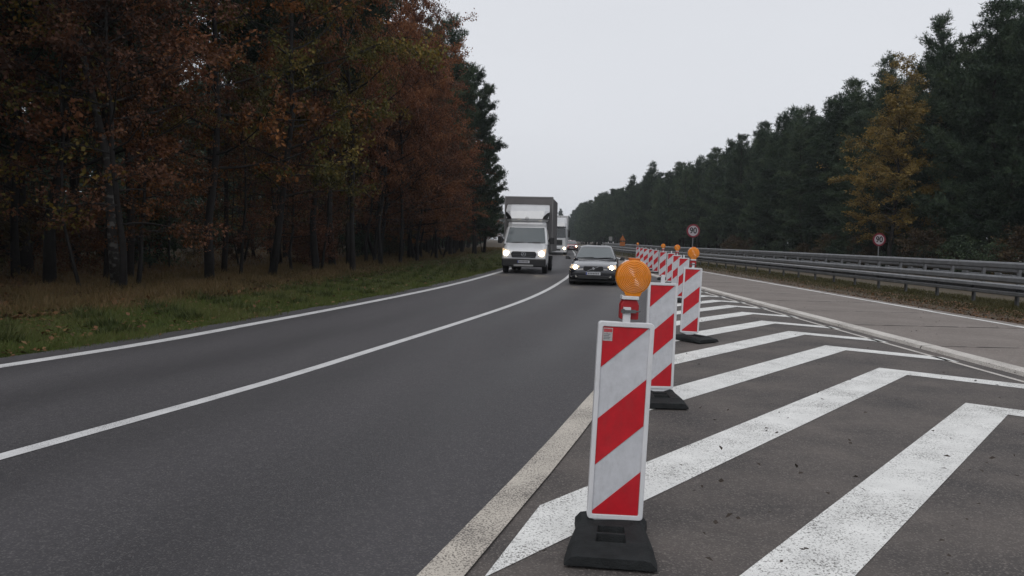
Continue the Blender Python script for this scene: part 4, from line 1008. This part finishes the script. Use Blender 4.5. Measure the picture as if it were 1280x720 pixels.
    for s_ in (-1, 1):
        b = MB(); b.box(min(s_*1.055,s_*1.105), max(s_*1.055,s_*1.105), 2.10, 2.16, .90, 3.40); b.build('corner_post', mat('post_grey', (.17,.17,.17), .5), bd)
        for k in range(5):
            b = MB(); b.box(min(s_*1.0915,s_*1.098), max(s_*1.0915,s_*1.098), 2.9+k*.8, 2.96+k*.8, .95, 3.3); b.build('strap', mat('strap_grey', (.08,.078,.076), .7), bd)
    b = MB(); b.box(-1.10,1.10,2.11,2.17,3.36,3.42); b.build('front_rail', mat('post_grey', (.17,.17,.17), .5), bd)
    b = MB(); b.box(-.45,.45,1.9,6.5,.55,.90); b.build('chassis', BLACKP, t)
    return t
vx, vy = G(654, 342.5)
van(vx, vy, head(vy))

def lorry(x, y, rz):
    t = thing('articulated_lorry', 'white articulated lorry following behind the box van with lit headlights', 'truck', (x, y, 0.009), rz)
    b = MB(); Q = lambda z, y0, w_: [(-w_,y0+.28,z),(-w_*.85,y0+.05,z),(0,y0,z),(w_*.85,y0+.05,z),(w_,y0+.28,z),(w_,2.2,z),(-w_,2.2,z)]
    b.loft([Q(.42,.06,1.22), Q(.6,0,1.24), Q(1.5,.02,1.24), Q(2.6,.16,1.22), Q(3.2,.42,1.18), Q(3.65,.9,1.12), Q(3.72,1.1,1.08)]); b.build('cab', VWHITE, t, bevel=.05)
    vs_ = []; fs_ = []
    for zz, yy, hw in ((1.72,.04,1.08),(2.62,.155,1.04)):
        for k in range(7):
            u = -1+2*k/6; vs_.append((u*hw, yy-.015+.05*abs(u)**3, zz))
    for k in range(6): fs_.append((k,k+1,8+k,7+k))
    b = MB(); b.add(vs_, fs_); o = b.build('windscreen', DARKG, t, recalc=False); solid(o, .02)
    b = MB(); b.sprism([(-.12,2.72),(.2,2.78),(.2,2.84),(-.14,2.80)], -1.1, 1.1); b.build('sun_visor', BLACKP, t)
    gr = MB(); gr.box(-.75,.75,-.03,.05,.98,1.5); g_ = gr.build('grille', BLACKP, t, bevel=.02)
    b = MB()
    for k in range(4): b.box(-.72,.72,-.04,-.031,1.05+k*.11,1.08+k*.11)
    b.build('slat', GALVD, g_)
    b = MB(); b.box(-1.22,1.22,-.06,.3,.24,.82); bm_ = b.build('bumper', VWHITE, t, bevel=.05)
    b = MB(); b.box(-.6,.6,-.068,-.06,.42,.58); b.build('intake', BLACKP, bm_)
    plate(t, -.07, .68)
    for s_ in (-1, 1):
        b = MB(); b.box(min(s_*.78,s_*1.16), max(s_*.78,s_*1.16), -.075, .0, .56, .76); hl = b.build('headlight', HLIT, t, bevel=.02)
        b = MB(); b.lathe([(.10,-.095),(.10,-.07)], 'y', 16, c=(s_*.96,0,.66)); b.build('lamp', HLAMP, hl)
        b = MB(); b.box(min(s_*1.30,s_*1.50), max(s_*1.30,s_*1.50), -.02, .1, 1.75, 2.45); b.build('mirror', BLACKP, t, bevel=.03)
        b = MB(); b.tube([(s_*1.2,.2,2.5),(s_*1.36,.05,2.48),(s_*1.36,.05,2.3)], .025, 6); b.build('mirror_arm', BLACKP, t)
        b = MB(); b.add([(s_*1.25,.5,1.75),(s_*1.25,1.4,1.75),(s_*1.235,1.4,2.5),(s_*1.235,.6,2.5)], [(0,1,2,3)]); o = b.build('side_window', DARKG, t, recalc=False); solid(o, .02)
        for yy in (1.35, 4.9, 11.6, 12.9): wheel(t, s_*1.05, yy, .5, .32)
    for s_ in (-.5, .5):
        b = MB(); b.lathe([(.05,0),(.07,.1)], 'y', 10, c=(s_,.9,3.82)); b.build('roof_lamp', HGLASS, t)
    b = MB(); b.box(-1.26,1.26,2.7,15.5,1.15,3.98); b.build('trailer', mat('trailer_white', (.5,.5,.51), .5, 0, .08, .8), t, bevel=.04)
    b = MB(); b.box(-.5,.5,1.8,15,.7,1.12); b.build('chassis', BLACKP, t)
    return t
ly = 80.0
lorry(bx_(692, ly), ly, head(ly))
fy = 108.0
sedan('hatchback_car', 'distant red car with bright headlights beside the lorry', bx_(713, fy), fy, head(fy), RPAINT)

# ------------------------------------------------------------------ haze: thin even autumn air round the whole place
HM = bpy.data.materials.new('haze_air'); HM.use_nodes = True; HM.node_tree.nodes.clear()
pv = HM.node_tree.nodes.new('ShaderNodeVolumePrincipled'); pv.inputs['Color'].default_value = (0.82, 0.87, 0.93, 1); pv.inputs['Density'].default_value = 0.00032
om = HM.node_tree.nodes.new('ShaderNodeOutputMaterial'); HM.node_tree.links.new(pv.outputs[0], om.inputs['Volume'])
b = MB(); b.box(-705, 705, -205, 1105, -1.1, 24)
hz = b.build('haze', HM); hz['kind'] = 'stuff'
